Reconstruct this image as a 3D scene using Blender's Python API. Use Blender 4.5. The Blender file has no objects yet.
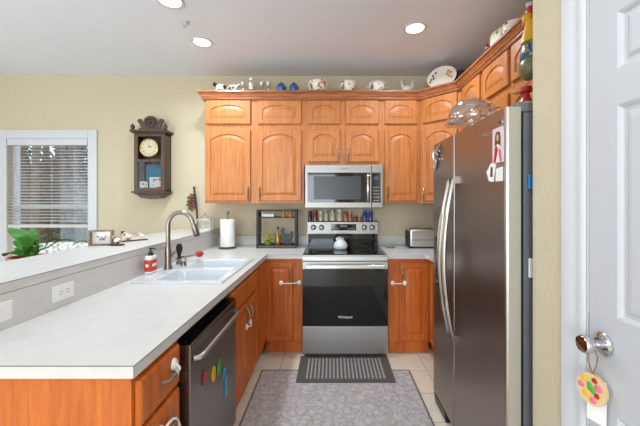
import bpy, math, random
from mathutils import Vector, Matrix, Euler
random.seed(7)
PI = math.pi
scene = bpy.context.scene
COL = scene.collection

# ------------------------------------------------------------------ camera, world, light, exposure
F = 320.0
cam_d = bpy.data.cameras.new('camera'); cam = bpy.data.objects.new('camera', cam_d); COL.objects.link(cam)
cam.location = (0, 0, 1.41); cam.rotation_euler = (PI/2, 0, 0)
cam_d.sensor_width = 36; cam_d.lens = F/640*36
cam_d.shift_x = -(332-320)/640.0
cam_d.shift_y = -(213-200)/640.0
cam_d.clip_start = 0.02; cam_d.clip_end = 200
scene.camera = cam
scene.view_settings.view_transform = 'Standard'
scene.view_settings.look = 'None'
scene.view_settings.gamma = 1
scene.view_settings.use_curve_mapping = False
scene.view_settings.exposure = 0.08
scene.cycles.max_bounces = 10
scene.cycles.diffuse_bounces = 6
scene.cycles.transparent_max_bounces = 16
scene.cycles.sample_clamp_indirect = 6
scene.cycles.caustics_reflective = False
scene.cycles.caustics_refractive = False
scene.cycles.use_denoising = True

w = bpy.data.worlds.new('sky'); scene.world = w; w.use_nodes = True
bg = w.node_tree.nodes['Background']; bg.inputs[0].default_value = (0.72, 0.80, 0.92, 1); bg.inputs[1].default_value = 3.0

def area_light(name, loc, rot, sx, sy, power, color=(1, 1, 1), shape='RECTANGLE', spread=None):
    l = bpy.data.lights.new(name, 'AREA'); l.shape = shape; l.size = sx
    if shape in ('RECTANGLE', 'ELLIPSE'): l.size_y = sy
    l.energy = power; l.color = color
    if spread: l.spread = spread
    o = bpy.data.objects.new(name, l); COL.objects.link(o); o.location = loc; o.rotation_euler = rot
    return o
# unseen fill lights added behind the camera and on the dining side
area_light('fill_back', (-1.6, -5.7, 1.35), (PI/2+0.22, 0, 0), 3.4, 2.1, 190, (0.81, 0.915, 1.0))
area_light('fill_left', (-4.35, 0.6, 1.5), (0, -PI/2, 0), 1.7, 2.4, 15, (0.81, 0.915, 1.0))
DOWN_POWER = 11.0
DOWN_COLOR = (0.81, 0.915, 1.0)

# ------------------------------------------------------------------ materials
def lin(c):
    r = []
    for v in c[:3]:
        v = v/255.0
        r.append(v/12.92 if v <= 0.04045 else ((v+0.055)/1.055)**2.4)
    return tuple(r)+(1,)
def new_mat(name):
    m = bpy.data.materials.new(name); m.use_nodes = True
    return m, m.node_tree, m.node_tree.nodes['Principled BSDF']
def mat(name, color, rough=0.5, metal=0.0, bump=0.0, bscale=200, emit=None, estr=0, coat=0, var=0.0, vscale=8, spec=None, aniso=0):
    m, nt, p = new_mat(name)
    c = lin(color)
    p.inputs['Base Color'].default_value = c
    p.inputs['Roughness'].default_value = rough; p.inputs['Metallic'].default_value = metal
    p.inputs['Coat Weight'].default_value = coat
    if spec is not None: p.inputs['Specular IOR Level'].default_value = spec
    if emit: p.inputs['Emission Color'].default_value = lin(emit); p.inputs['Emission Strength'].default_value = estr
    tc = nt.nodes.new('ShaderNodeTexCoord')
    n = nt.nodes.new('ShaderNodeTexNoise'); n.inputs['Scale'].default_value = vscale; n.inputs['Detail'].default_value = 4
    nt.links.new(tc.outputs['Object'], n.inputs['Vector'])
    mx = nt.nodes.new('ShaderNodeMix'); mx.data_type = 'RGBA'
    v = var if var else 0.02
    mx.inputs['A'].default_value = tuple(x*(1-v) for x in c[:3])+(1,)
    mx.inputs['B'].default_value = tuple(min(1, x*(1+v)) for x in c[:3])+(1,)
    nt.links.new(n.outputs['Fac'], mx.inputs['Factor']); nt.links.new(mx.outputs['Result'], p.inputs['Base Color'])
    if bump:
        n2 = nt.nodes.new('ShaderNodeTexNoise'); n2.inputs['Scale'].default_value = bscale; n2.inputs['Detail'].default_value = 3
        nt.links.new(tc.outputs['Object'], n2.inputs['Vector'])
        b = nt.nodes.new('ShaderNodeBump'); b.inputs['Strength'].default_value = bump; b.inputs['Distance'].default_value = 0.004
        nt.links.new(n2.outputs['Fac'], b.inputs['Height']); nt.links.new(b.outputs['Normal'], p.inputs['Normal'])
    return m
def wood(name, c1, c2, rough=0.38, stretch=(14, 14, 1.0), scale=3.0, coat=0.15):
    m, nt, p = new_mat(name)
    tc = nt.nodes.new('ShaderNodeTexCoord'); mp = nt.nodes.new('ShaderNodeMapping')
    mp.inputs['Scale'].default_value = stretch
    nt.links.new(tc.outputs['Object'], mp.inputs['Vector'])
    n = nt.nodes.new('ShaderNodeTexNoise'); n.inputs['Scale'].default_value = scale; n.inputs['Detail'].default_value = 6; n.inputs['Distortion'].default_value = 0.6
    nt.links.new(mp.outputs['Vector'], n.inputs['Vector'])
    n2 = nt.nodes.new('ShaderNodeTexNoise'); n2.inputs['Scale'].default_value = scale*9; n2.inputs['Detail'].default_value = 3
    nt.links.new(mp.outputs['Vector'], n2.inputs['Vector'])
    ad = nt.nodes.new('ShaderNodeMath'); ad.operation = 'MULTIPLY_ADD'; ad.inputs[1].default_value = 0.4
    nt.links.new(n2.outputs['Fac'], ad.inputs[0]); nt.links.new(n.outputs['Fac'], ad.inputs[2])
    r = nt.nodes.new('ShaderNodeValToRGB'); r.color_ramp.elements[0].position = 0.45; r.color_ramp.elements[1].position = 0.9
    r.color_ramp.elements[0].color = lin(c1); r.color_ramp.elements[1].color = lin(c2)
    nt.links.new(ad.outputs[0], r.inputs['Fac']); nt.links.new(r.outputs['Color'], p.inputs['Base Color'])
    p.inputs['Roughness'].default_value = rough; p.inputs['Coat Weight'].default_value = coat; p.inputs['Coat Roughness'].default_value = 0.2
    b = nt.nodes.new('ShaderNodeBump'); b.inputs['Strength'].default_value = 0.08; b.inputs['Distance'].default_value = 0.002
    nt.links.new(n2.outputs['Fac'], b.inputs['Height']); nt.links.new(b.outputs['Normal'], p.inputs['Normal'])
    return m
def brushed(name, color, rough=0.3, stretch=(400, 400, 3), amt=0.12, metal=1.0):
    m, nt, p = new_mat(name)
    c = lin(color)
    p.inputs['Metallic'].default_value = metal
    tc = nt.nodes.new('ShaderNodeTexCoord'); mp = nt.nodes.new('ShaderNodeMapping'); mp.inputs['Scale'].default_value = stretch
    nt.links.new(tc.outputs['Object'], mp.inputs['Vector'])
    n = nt.nodes.new('ShaderNodeTexNoise'); n.inputs['Scale'].default_value = 1; n.inputs['Detail'].default_value = 2
    nt.links.new(mp.outputs['Vector'], n.inputs['Vector'])
    mr = nt.nodes.new('ShaderNodeMapRange'); mr.inputs['To Min'].default_value = rough-amt; mr.inputs['To Max'].default_value = rough+amt
    nt.links.new(n.outputs['Fac'], mr.inputs['Value']); nt.links.new(mr.outputs['Result'], p.inputs['Roughness'])
    mx = nt.nodes.new('ShaderNodeMix'); mx.data_type = 'RGBA'
    mx.inputs['A'].default_value = tuple(x*0.93 for x in c[:3])+(1,); mx.inputs['B'].default_value = tuple(min(1, x*1.07) for x in c[:3])+(1,)
    nt.links.new(n.outputs['Fac'], mx.inputs['Factor']); nt.links.new(mx.outputs['Result'], p.inputs['Base Color'])
    return m
def glass(name, tint=(255, 255, 255), fac=0.12, rough=0.02):
    m = bpy.data.materials.new(name); m.use_nodes = True; nt = m.node_tree; nt.nodes.clear()
    out = nt.nodes.new('ShaderNodeOutputMaterial'); t = nt.nodes.new('ShaderNodeBsdfTransparent'); g = nt.nodes.new('ShaderNodeBsdfGlossy')
    t.inputs['Color'].default_value = lin(tint); g.inputs['Roughness'].default_value = rough; g.inputs['Color'].default_value = (0.95, 0.97, 1, 1)
    lw = nt.nodes.new('ShaderNodeLayerWeight'); lw.inputs['Blend'].default_value = 0.35
    mr = nt.nodes.new('ShaderNodeMapRange'); mr.inputs['To Min'].default_value = fac*0.5; mr.inputs['To Max'].default_value = min(1, fac*3.5)
    nt.links.new(lw.outputs['Facing'], mr.inputs['Value'])
    mx = nt.nodes.new('ShaderNodeMixShader')
    nt.links.new(mr.outputs['Result'], mx.inputs['Fac']); nt.links.new(t.outputs[0], mx.inputs[1]); nt.links.new(g.outputs[0], mx.inputs[2]); nt.links.new(mx.outputs[0], out.inputs[0])
    return m
def patchy(name, base, spots, scale=18, thr=0.56, rough=0.3, width=0.02):
    """glazed ceramic with painted patches"""
    m, nt, p = new_mat(name)
    tc = nt.nodes.new('ShaderNodeTexCoord'); n = nt.nodes.new('ShaderNodeTexVoronoi'); n.inputs['Scale'].default_value = scale
    nt.links.new(tc.outputs['Object'], n.inputs['Vector'])
    sp = nt.nodes.new('ShaderNodeValToRGB'); sp.color_ramp.interpolation = 'CONSTANT'
    e = sp.color_ramp.elements; e[0].color = lin(spots[0]); e[0].position = 0
    e[1].color = lin(spots[-1]); e[1].position = 0.66
    if len(spots) > 2:
        k = e.new(0.33); k.color = lin(spots[1])
    sep = nt.nodes.new('ShaderNodeSeparateColor'); nt.links.new(n.outputs['Color'], sep.inputs[0]); nt.links.new(sep.outputs[0], sp.inputs['Fac'])
    n2 = nt.nodes.new('ShaderNodeTexNoise'); n2.inputs['Scale'].default_value = scale*1.1; n2.inputs['Detail'].default_value = 2
    nt.links.new(tc.outputs['Object'], n2.inputs['Vector'])
    r = nt.nodes.new('ShaderNodeValToRGB'); r.color_ramp.elements[0].position = thr; r.color_ramp.elements[1].position = thr+width
    nt.links.new(n2.outputs['Fac'], r.inputs['Fac'])
    mx = nt.nodes.new('ShaderNodeMix'); mx.data_type = 'RGBA'; mx.inputs['A'].default_value = lin(base)
    nt.links.new(r.outputs['Color'], mx.inputs['Factor']); nt.links.new(sp.outputs['Color'], mx.inputs['B'])
    nt.links.new(mx.outputs['Result'], p.inputs['Base Color']); p.inputs['Roughness'].default_value = rough
    return m

M = {}
M['wall'] = mat('wall_paint', (205, 193, 166), 0.85, bump=0.9, bscale=75, var=0.015)
M['ceiling'] = mat('ceiling_paint', (230, 237, 247), 0.9, bump=0.3, bscale=60)
M['white'] = mat('white_trim', (208, 210, 216), 0.4)
M['doorwhite'] = mat('door_paint', (196, 198, 204), 0.4)
M['oak'] = wood('oak_upper', (172, 98, 46), (206, 132, 68), rough=0.45, coat=0.05)
M['oakb'] = wood('oak_base', (172, 78, 20), (210, 114, 38), rough=0.45, coat=0.05)
M['oakcrown'] = wood('oak_crown', (138, 76, 42), (190, 120, 74), stretch=(2, 14, 14))
M['handle'] = mat('pull_metal', (160, 148, 134), 0.32, 1.0)
M['nickel'] = mat('brushed_nickel', (150, 143, 133), 0.3, 1.0)
M['chrome'] = mat('chrome', (205, 205, 208), 0.12, 1.0)
M['steel'] = brushed('stainless', (182, 180, 177), 0.36, (3, 3, 400))
M['steeldim'] = brushed('stainless_dimmed', (150, 146, 141), 0.4, (3, 3, 400))  # same stainless, colour darkened to offset the fill light's reflection
M['steelv'] = brushed('stainless_fridge', (172, 160, 152), 0.33, (400, 400, 2), 0.06)
M['fridgeside'] = mat('fridge_side', (112, 114, 118), 0.5, 0.2, bump=0.2, bscale=400)
M['dooredge'] = mat('fridge_door_edge', (178, 174, 162), 0.5, 0.3)
M['dwsteel'] = brushed('dishwasher_steel', (140, 134, 130), 0.3, (400, 3, 400), 0.08)
M['black'] = mat('black_plastic', (22, 22, 24), 0.35)
M['blackglass'] = mat('black_glass', (6, 6, 8), 0.05)
M['ironblack'] = mat('black_iron', (38, 35, 34), 0.55)
M['whiteplastic'] = mat('white_plastic', (240, 240, 238), 0.35)
M['porcelain'] = mat('porcelain', (218, 224, 229), 0.15, coat=0.5)
M['ceramic'] = patchy('floral_ceramic', (240, 234, 222), [(190, 60, 50), (90, 120, 60), (220, 140, 60)], 22, 0.58, 0.2)
M['cow'] = patchy('cow_ceramic', (236, 232, 226), [(40, 34, 32), (70, 45, 35), (40, 34, 32)], 14, 0.5, 0.25)
M['calico'] = patchy('calico_ceramic', (240, 232, 218), [(120, 80, 46), (60, 44, 34), (170, 110, 60)], 40, 0.54, 0.3)
M['bluejar'] = mat('blue_glaze', (38, 92, 150), 0.2, coat=0.4, var=0.15)
M['clear'] = glass('clear_glass', (250, 252, 252), 0.2, 0.06)
M['pane'] = glass('window_glass', (238, 242, 245), 0.05)
M['paper'] = mat('paper', (244, 243, 240), 0.9, bump=0.3, bscale=160)
M['darkwood'] = wood('dark_walnut', (52, 36, 28), (92, 64, 48), 0.4)
M['midwood'] = wood('frame_wood', (110, 78, 50), (150, 112, 74), 0.5)
M['brass'] = mat('brass', (190, 150, 80), 0.3, 1.0)
M['dial'] = mat('clock_dial', (205, 196, 164), 0.5)
M['leaf'] = mat('leaf', (66, 128, 44), 0.45, var=0.35, vscale=12)
M['leafpale'] = mat('leaf_pale', (150, 185, 150), 0.45, var=0.2)
M['leafyel'] = mat('leaf_yellow', (170, 170, 50), 0.5, var=0.4, vscale=60)
M['terracotta'] = mat('terracotta', (190, 110, 76), 0.7)
M['red'] = mat('red_enamel', (176, 36, 40), 0.35)
M['orange'] = mat('orange_ceramic', (214, 130, 30), 0.3, var=0.15)
M['yellow'] = mat('yellow_paint', (232, 178, 40), 0.4, var=0.2)
M['green'] = mat('green_paint', (70, 170, 60), 0.4)
M['blue'] = mat('blue_paint', (40, 120, 190), 0.4)
M['cyan'] = mat('light_blue_paint', (60, 160, 210), 0.4)
M['label_red'] = mat('red_label', (206, 66, 48), 0.5)
M['pink'] = mat('pink_paint', (220, 110, 140), 0.4)
M['skin'] = mat('painted_skin', (205, 160, 130), 0.6)
M['brownhair'] = mat('painted_brown', (92, 58, 44), 0.6)
M['paleprint'] = mat('pale_print', (226, 206, 208), 0.6)
M['oil'] = mat('olive_oil', (170, 130, 40), 0.1, coat=0.6)
M['blacklet'] = mat('black_ink', (30, 30, 32), 0.5)
M['display'] = mat('display', (30, 40, 46), 0.2, emit=(120, 200, 220), estr=0.12)
M['lamp'] = mat('lamp_diffuser', (255, 250, 240), 0.5, emit=(255, 244, 220), estr=9)
M['spice1'] = mat('spice_dark', (70, 40, 28), 0.3, coat=0.5)
M['spice2'] = mat('spice_red', (140, 66, 40), 0.3, coat=0.5)
M['spice3'] = mat('spice_pale', (222, 208, 178), 0.3, coat=0.5)
M['spice4'] = mat('spice_orange', (196, 120, 60), 0.3, coat=0.5)
M['spiceb'] = mat('spice_blue', (24, 66, 150), 0.3, coat=0.5)
M['lidgrey'] = mat('lid_grey', (150, 146, 140), 0.35, 0.6)
M['oliveglaze'] = mat('olive_glaze', (110, 110, 70), 0.3, var=0.3, vscale=40)
M['tealglaze'] = patchy('teal_feathers', (30, 84, 104), [(150, 160, 130), (20, 50, 80), (190, 170, 90)], 40, 0.52, 0.3)
M['bark'] = mat('bark', (116, 100, 86), 0.9, bump=0.6, bscale=30, var=0.35, vscale=5)
M['brush'] = mat('dry_leaves', (132, 112, 84), 0.9, var=0.5, vscale=3)
M['evergreen'] = mat('evergreen_leaves', (78, 92, 60), 0.8, var=0.5, vscale=3)
M['dirt'] = mat('leaf_litter', (140, 118, 96), 0.95, bump=0.6, bscale=12, var=0.5, vscale=3)
M['lace'] = patchy('woven_throw', (216, 214, 210), [(150, 148, 146), (170, 168, 166), (130, 130, 130)], 30, 0.5, 0.9, 0.1)
M['mauve'] = mat('terrarium_pink', (205, 150, 140), 0.4)
M['rust'] = mat('rust_brown', (104, 66, 46), 0.7, var=0.4, vscale=60)
M['rubber'] = mat('dark_grey_rubber', (60, 60, 62), 0.7)
M['blindwhite'] = mat('blind_slats', (204, 201, 196), 0.6)

# laminate: off-white, tiny speckle
def laminate():
    m, nt, p = new_mat('laminate')
    tc = nt.nodes.new('ShaderNodeTexCoord'); n = nt.nodes.new('ShaderNodeTexNoise'); n.inputs['Scale'].default_value = 260; n.inputs['Detail'].default_value = 2
    n2 = nt.nodes.new('ShaderNodeTexNoise'); n2.inputs['Scale'].default_value = 14; n2.inputs['Detail'].default_value = 5
    nt.links.new(tc.outputs['Object'], n.inputs['Vector']); nt.links.new(tc.outputs['Object'], n2.inputs['Vector'])
    ad = nt.nodes.new('ShaderNodeMath'); ad.operation = 'MULTIPLY_ADD'; ad.inputs[1].default_value = 0.5
    nt.links.new(n.outputs['Fac'], ad.inputs[0]); nt.links.new(n2.outputs['Fac'], ad.inputs[2])
    r = nt.nodes.new('ShaderNodeValToRGB'); r.color_ramp.elements[0].position = 0.5; r.color_ramp.elements[1].position = 0.95
    r.color_ramp.elements[0].color = lin((203, 201, 198)); r.color_ramp.elements[1].color = lin((212, 210, 208))
    nt.links.new(ad.outputs[0], r.inputs['Fac']); nt.links.new(r.outputs['Color'], p.inputs['Base Color'])
    p.inputs['Roughness'].default_value = 0.33
    return m
M['laminate'] = laminate()
M['seam'] = mat('laminate_seam', (96, 92, 88), 0.5)

def tile_mat():
    m, nt, p = new_mat('floor_tiles')
    tc = nt.nodes.new('ShaderNodeTexCoord'); mp = nt.nodes.new('ShaderNodeMapping')
    s = 0.305
    mp.inputs['Location'].default_value = (0.436, -2.64, 0)
    nt.links.new(tc.outputs['Object'], mp.inputs['Vector'])
    br = nt.nodes.new('ShaderNodeTexBrick'); br.offset = 0; br.squash = 1
    br.inputs['Scale'].default_value = 1; br.inputs['Brick Width'].default_value = s; br.inputs['Row Height'].default_value = s
    br.inputs['Mortar Size'].default_value = 0.004; br.inputs['Mortar Smooth'].default_value = 0.2
    br.inputs['Color1'].default_value = lin((232, 220, 200)); br.inputs['Color2'].default_value = lin((224, 210, 188)); br.inputs['Mortar'].default_value = lin((186, 172, 152))
    nt.links.new(mp.outputs['Vector'], br.inputs['Vector'])
    n = nt.nodes.new('ShaderNodeTexNoise'); n.inputs['Scale'].default_value = 9; n.inputs['Detail'].default_value = 6
    nt.links.new(tc.outputs['Object'], n.inputs['Vector'])
    mr = nt.nodes.new('ShaderNodeMapRange'); mr.inputs['To Min'].default_value = 0.82; mr.inputs['To Max'].default_value = 1.12
    nt.links.new(n.outputs['Fac'], mr.inputs['Value'])
    mx = nt.nodes.new('ShaderNodeVectorMath'); mx.operation = 'SCALE'
    nt.links.new(br.outputs['Color'], mx.inputs[0]); nt.links.new(mr.outputs['Result'], mx.inputs['Scale'])
    nt.links.new(mx.outputs[0], p.inputs['Base Color']); p.inputs['Roughness'].default_value = 0.4
    b = nt.nodes.new('ShaderNodeBump'); b.inputs['Strength'].default_value = 0.4; b.inputs['Distance'].default_value = 0.003; b.invert = True
    nt.links.new(br.outputs['Fac'], b.inputs['Height']); nt.links.new(b.outputs['Normal'], p.inputs['Normal'])
    return m
M['tile'] = tile_mat()

def rug_mat():
    m, nt, p = new_mat('rug_pile')
    tc = nt.nodes.new('ShaderNodeTexCoord')
    n = nt.nodes.new('ShaderNodeTexNoise'); n.inputs['Scale'].default_value = 34; n.inputs['Detail'].default_value = 8; n.inputs['Roughness'].default_value = 0.7; n.inputs['Distortion'].default_value = 1.5
    v = nt.nodes.new('ShaderNodeTexVoronoi'); v.inputs['Scale'].default_value = 16; v.feature = 'DISTANCE_TO_EDGE'
    nt.links.new(tc.outputs['Object'], n.inputs['Vector']); nt.links.new(tc.outputs['Object'], v.inputs['Vector'])
    ad = nt.nodes.new('ShaderNodeMath'); ad.operation = 'MULTIPLY_ADD'; ad.inputs[1].default_value = 0.35
    nt.links.new(v.outputs['Distance'], ad.inputs[0]); nt.links.new(n.outputs['Fac'], ad.inputs[2])
    r = nt.nodes.new('ShaderNodeValToRGB'); r.color_ramp.elements[0].position = 0.44; r.color_ramp.elements[1].position = 0.64
    r.color_ramp.elements[0].color = lin((162, 156, 154)); r.color_ramp.elements[1].color = lin((200, 193, 190))
    nt.links.new(ad.outputs[0], r.inputs['Fac']); nt.links.new(r.outputs['Color'], p.inputs['Base Color'])
    p.inputs['Roughness'].default_value = 0.95
    n3 = nt.nodes.new('ShaderNodeTexNoise'); n3.inputs['Scale'].default_value = 300
    nt.links.new(tc.outputs['Object'], n3.inputs['Vector'])
    b = nt.nodes.new('ShaderNodeBump'); b.inputs['Strength'].default_value = 0.5; b.inputs['Distance'].default_value = 0.004
    nt.links.new(n3.outputs['Fac'], b.inputs['Height']); nt.links.new(b.outputs['Normal'], p.inputs['Normal'])
    return m
M['rug'] = rug_mat()
M['rugedge'] = mat('rug_binding', (116, 108, 106), 0.95, bump=0.4, bscale=300, var=0.1)
M['matdark'] = mat('mat_dark', (92, 86, 84), 0.95, bump=0.5, bscale=300, var=0.15, vscale=200)
M['matlight'] = mat('mat_light', (176, 168, 162), 0.95, bump=0.5, bscale=300, var=0.1, vscale=200)

# ------------------------------------------------------------------ mesh helper
class MB:
    def __init__(s): s.v = []; s.f = []; s.m = []; s.k = 0
    def add(s, verts, faces):
        o = len(s.v); s.v += [tuple(x) for x in verts]
        for f in faces: s.f.append(tuple(i+o for i in f)); s.m.append(s.k)
        return s
    def mi(s, k): s.k = k; return s
    def box(s, x0, x1, y0, y1, z0, z1):
        x0, x1 = min(x0, x1), max(x0, x1); y0, y1 = min(y0, y1), max(y0, y1); z0, z1 = min(z0, z1), max(z0, z1)
        v = [(x0,y0,z0),(x1,y0,z0),(x1,y1,z0),(x0,y1,z0),(x0,y0,z1),(x1,y0,z1),(x1,y1,z1),(x0,y1,z1)]
        return s.add(v, [(0,3,2,1),(4,5,6,7),(0,1,5,4),(1,2,6,5),(2,3,7,6),(3,0,4,7)])
    def prism(s, pts, axis, a, b):
        def P(p, t): return {'x': (t, p[0], p[1]), 'y': (p[0], t, p[1]), 'z': (p[0], p[1], t)}[axis]
        n = len(pts); v = [P(p, a) for p in pts]+[P(p, b) for p in pts]
        return s.add(v, [tuple(range(n-1, -1, -1)), tuple(range(n, 2*n))]+[(i, (i+1) % n, n+(i+1) % n, n+i) for i in range(n)])
    def tube(s, pts, r, n=10, cap=True, flat=1.0):
        pts = [Vector(p) for p in pts]; rr = r if isinstance(r, (list, tuple)) else [r]*len(pts)
        rings = []; up = None
        for i, p in enumerate(pts):
            d = (pts[min(i+1, len(pts)-1)]-pts[max(i-1, 0)]).normalized()
            if up is None:
                up = Vector((0, 0, 1)) if abs(d.z) < 0.9 else Vector((0, 1, 0))
            a = d.cross(up).normalized(); b = a.cross(d).normalized(); up = b
            rings.append([p+(a*math.cos(t)*flat+b*math.sin(t))*rr[i] for t in [2*PI*k/n for k in range(n)]])
        v = [q for R in rings for q in R]; f = []
        for i in range(len(rings)-1):
            for k in range(n):
                f.append((i*n+k, i*n+(k+1) % n, (i+1)*n+(k+1) % n, (i+1)*n+k))
        if cap: f.append(tuple(range(n-1, -1, -1))); f.append(tuple((len(rings)-1)*n+k for k in range(n)))
        return s.add(v, f)
    def lathe(s, prof, c=(0,0,0), axis='z', n=28, sy=1.0, cap=True):
        rings = []
        for r, h in prof:
            R = []
            for k in range(n):
                t = 2*PI*k/n; a, b = r*math.cos(t), r*math.sin(t)*sy
                R.append({'z': (c[0]+a, c[1]+b, c[2]+h), 'y': (c[0]+a, c[1]+h, c[2]+b), 'x': (c[0]+h, c[1]+a, c[2]+b)}[axis])
            rings.append(R)
        v = [q for R in rings for q in R]; f = []
        for i in range(len(rings)-1):
            for k in range(n): f.append((i*n+k, i*n+(k+1) % n, (i+1)*n+(k+1) % n, (i+1)*n+k))
        if cap:
            f.append(tuple(range(n-1, -1, -1))); f.append(tuple((len(rings)-1)*n+k for k in range(n)))
        return s.add(v, f)
    def ball(s, c, rx, ry=None, rz=None, n=14, m=9, rot=None):
        ry = ry or rx; rz = rz or rx; v = []
        R = Euler(rot).to_matrix() if rot else None
        for i in range(1, m):
            t = PI*i/m
            for k in range(n):
                a = 2*PI*k/n; p = Vector((rx*math.sin(t)*math.cos(a), ry*math.sin(t)*math.sin(a), rz*math.cos(t)))
                if R: p = R @ p
                v.append(tuple(p+Vector(c)))
        top = Vector((0,0,rz)); bot = Vector((0,0,-rz))
        if R: top = R @ top; bot = R @ bot
        v.append(tuple(top+Vector(c))); v.append(tuple(bot+Vector(c)))
        T = len(v)-2; B = len(v)-1; f = []
        for i in range(m-2):
            for k in range(n): f.append((i*n+k, (i+1)*n+k, (i+1)*n+(k+1) % n, i*n+(k+1) % n))
        for k in range(n): f.append((T, k, (k+1) % n)); f.append((B, (m-2)*n+(k+1) % n, (m-2)*n+k))
        return s.add(v, f)
    def build(s, name, mats, parent=None, smooth=False, bevel=0, seg=2, loc=None):
        me = bpy.data.meshes.new(name); me.from_pydata(s.v, [], s.f)
        if not isinstance(mats, (list, tuple)): mats = [mats]
        for x in mats: me.materials.append(x)
        for p, k in zip(me.polygons, s.m): p.material_index = k
        import bmesh
        b = bmesh.new(); b.from_mesh(me); bmesh.ops.recalc_face_normals(b, faces=b.faces); b.to_mesh(me); b.free()
        o = bpy.data.objects.new(name, me); COL.objects.link(o)
        if parent: o.parent = parent
        if loc: o.location = loc
        if bevel:
            bv = o.modifiers.new('bevel', 'BEVEL'); bv.width = bevel; bv.segments = seg; bv.limit_method = 'ANGLE'; bv.angle_limit = 0.7
        if smooth:
            for p in me.polygons: p.use_smooth = True
            me.set_sharp_from_angle(angle=0.75)
        return o
def tag(o, label, cat, group=None):
    o['label'] = label; o['category'] = cat
    if group: o['group'] = group
    return o
def thing(name, label, cat, loc=(0,0,0), rz=0, group=None):
    o = bpy.data.objects.new(name, None); COL.objects.link(o); o.location = loc; o.rotation_euler = (0, 0, rz); o.empty_display_size = 0.05
    return tag(o, label, cat, group)
def struct(o): o['kind'] = 'structure'; return o
def lettering(text, size, m, parent, loc, rot, name='lettering', ext=0.0006):
    cu = bpy.data.curves.new(name, 'FONT'); cu.body = text; cu.size = size; cu.extrude = ext; cu.align_x = 'CENTER'; cu.align_y = 'CENTER'
    t = bpy.data.objects.new(name, cu); COL.objects.link(t)
    dg = bpy.context.evaluated_depsgraph_get(); me = bpy.data.meshes.new_from_object(t.evaluated_get(dg))
    bpy.data.objects.remove(t); me.materials.clear(); me.materials.append(m)
    o = bpy.data.objects.new(name, me); COL.objects.link(o); o.parent = parent; o.location = loc; o.rotation_euler = rot
    return o
def copy_tree(o, parent=None, loc=None, rz=None):
    c = o.copy(); COL.objects.link(c)
    if parent: c.parent = parent
    if loc: c.location = loc
    if rz is not None: c.rotation_euler = (0, 0, rz)
    for ch in list(o.children): copy_tree(ch, c)
    return c

# ------------------------------------------------------------------ structure
YW = 3.54; ZC = 2.78; XL = -4.6; YB = -6.0; XR = 0.8; XA = 1.5
struct(MB().box(XL-0.1, XA+0.1, YB-0.1, YW+0.1, -0.1, 0).build('floor', M['tile']))
struct(MB().box(XL-0.1, XA+0.1, YB-0.1, YW+0.1, ZC, ZC+0.1).build('ceiling', M['ceiling']))
WX0, WX1, WZ0, WZ1 = -3.584, -2.688, 0.62, 2.085
b = MB(); y0, y1 = YW, YW+0.1
b.box(XL-0.1, WX0, y0, y1, 0, ZC); b.box(WX1, XA+0.1, y0, y1, 0, ZC); b.box(WX0, WX1, y0, y1, 0, WZ0); b.box(WX0, WX1, y0, y1, WZ1, ZC)
struct(b.build('wall_back', M['wall']))
b = MB(); b.box(XL-0.1, XL, YB, YW, 0, 0.65); b.box(XL-0.1, XL, YB, YW, 2.35, ZC); b.box(XL-0.1, XL, YB, -0.6, 0.65, 2.35); b.box(XL-0.1, XL, 1.8, YW, 0.65, 2.35)
struct(b.build('wall_left', M['wall']))
b = MB(); b.box(XL-0.1, -3.4, YB-0.1, YB, 0, ZC); b.box(0.2, XR+0.12, YB-0.1, YB, 0, ZC); b.box(-3.4, 0.2, YB-0.1, YB, 2.4, ZC)
struct(b.build('wall_front', M['wall']))
DY0, DY1, DZ = 0.225, 1.006, 2.075
b = MB(); b.box(XR, XR+0.12, YB, DY0, 0, ZC); b.box(XR, XR+0.12, DY1, 1.28, 0, ZC); b.box(XR, XR+0.12, DY0, DY1, DZ, ZC)
b.box(XR+0.12, XA, 1.16, 1.28, 0, ZC)
struct(b.build('wall_right', M['wall'], bevel=0.006))
struct(MB().box(XA, XA+0.1, 1.16, YW, 0, ZC).build('wall_alcove', M['wall']))
# pantry behind the closed door
b = MB(); b.box(XA, XA+0.1, YB, 1.16, 0, ZC); b.box(XR+0.12, XA, YB-0.1, YB, 0, ZC)
struct(b.build('wall_pantry', M['wall']))

# window
win = struct(thing('window_1', '', '')); del win['label']; del win['category']
b = MB(); c = 0.098; yc = YW-0.022
b.box(WX0-c, WX0, yc, YW-0.001, WZ0-c, WZ1+c); b.box(WX1, WX1+c, yc, YW-0.001, WZ0-c, WZ1+c)
b.box(WX0, WX1, yc, YW-0.001, WZ1, WZ1+c); b.box(WX0, WX1, yc, YW-0.001, WZ0-c, WZ0)
b.build('window_casing', M['white'], win, bevel=0.006)
b = MB(); b.box(WX0, WX0+0.05, YW+0.05, YW+0.09, WZ0, WZ1); b.box(WX1-0.03, WX1, YW+0.05, YW+0.09, WZ0, WZ1)
b.box(WX0, WX1, YW+0.05, YW+0.09, WZ0, WZ0+0.05); b.box(WX0, WX1, YW+0.05, YW+0.09, WZ1-0.05, WZ1); b.box(WX0, WX1, YW+0.045, YW+0.09, 1.315, 1.36)
b.build('window_frame', M['white'], win)
MB().box(WX0+0.04, WX1-0.02, YW+0.068, YW+0.072, WZ0+0.04, WZ1-0.04).build('window_glass', M['pane'], win)
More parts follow.
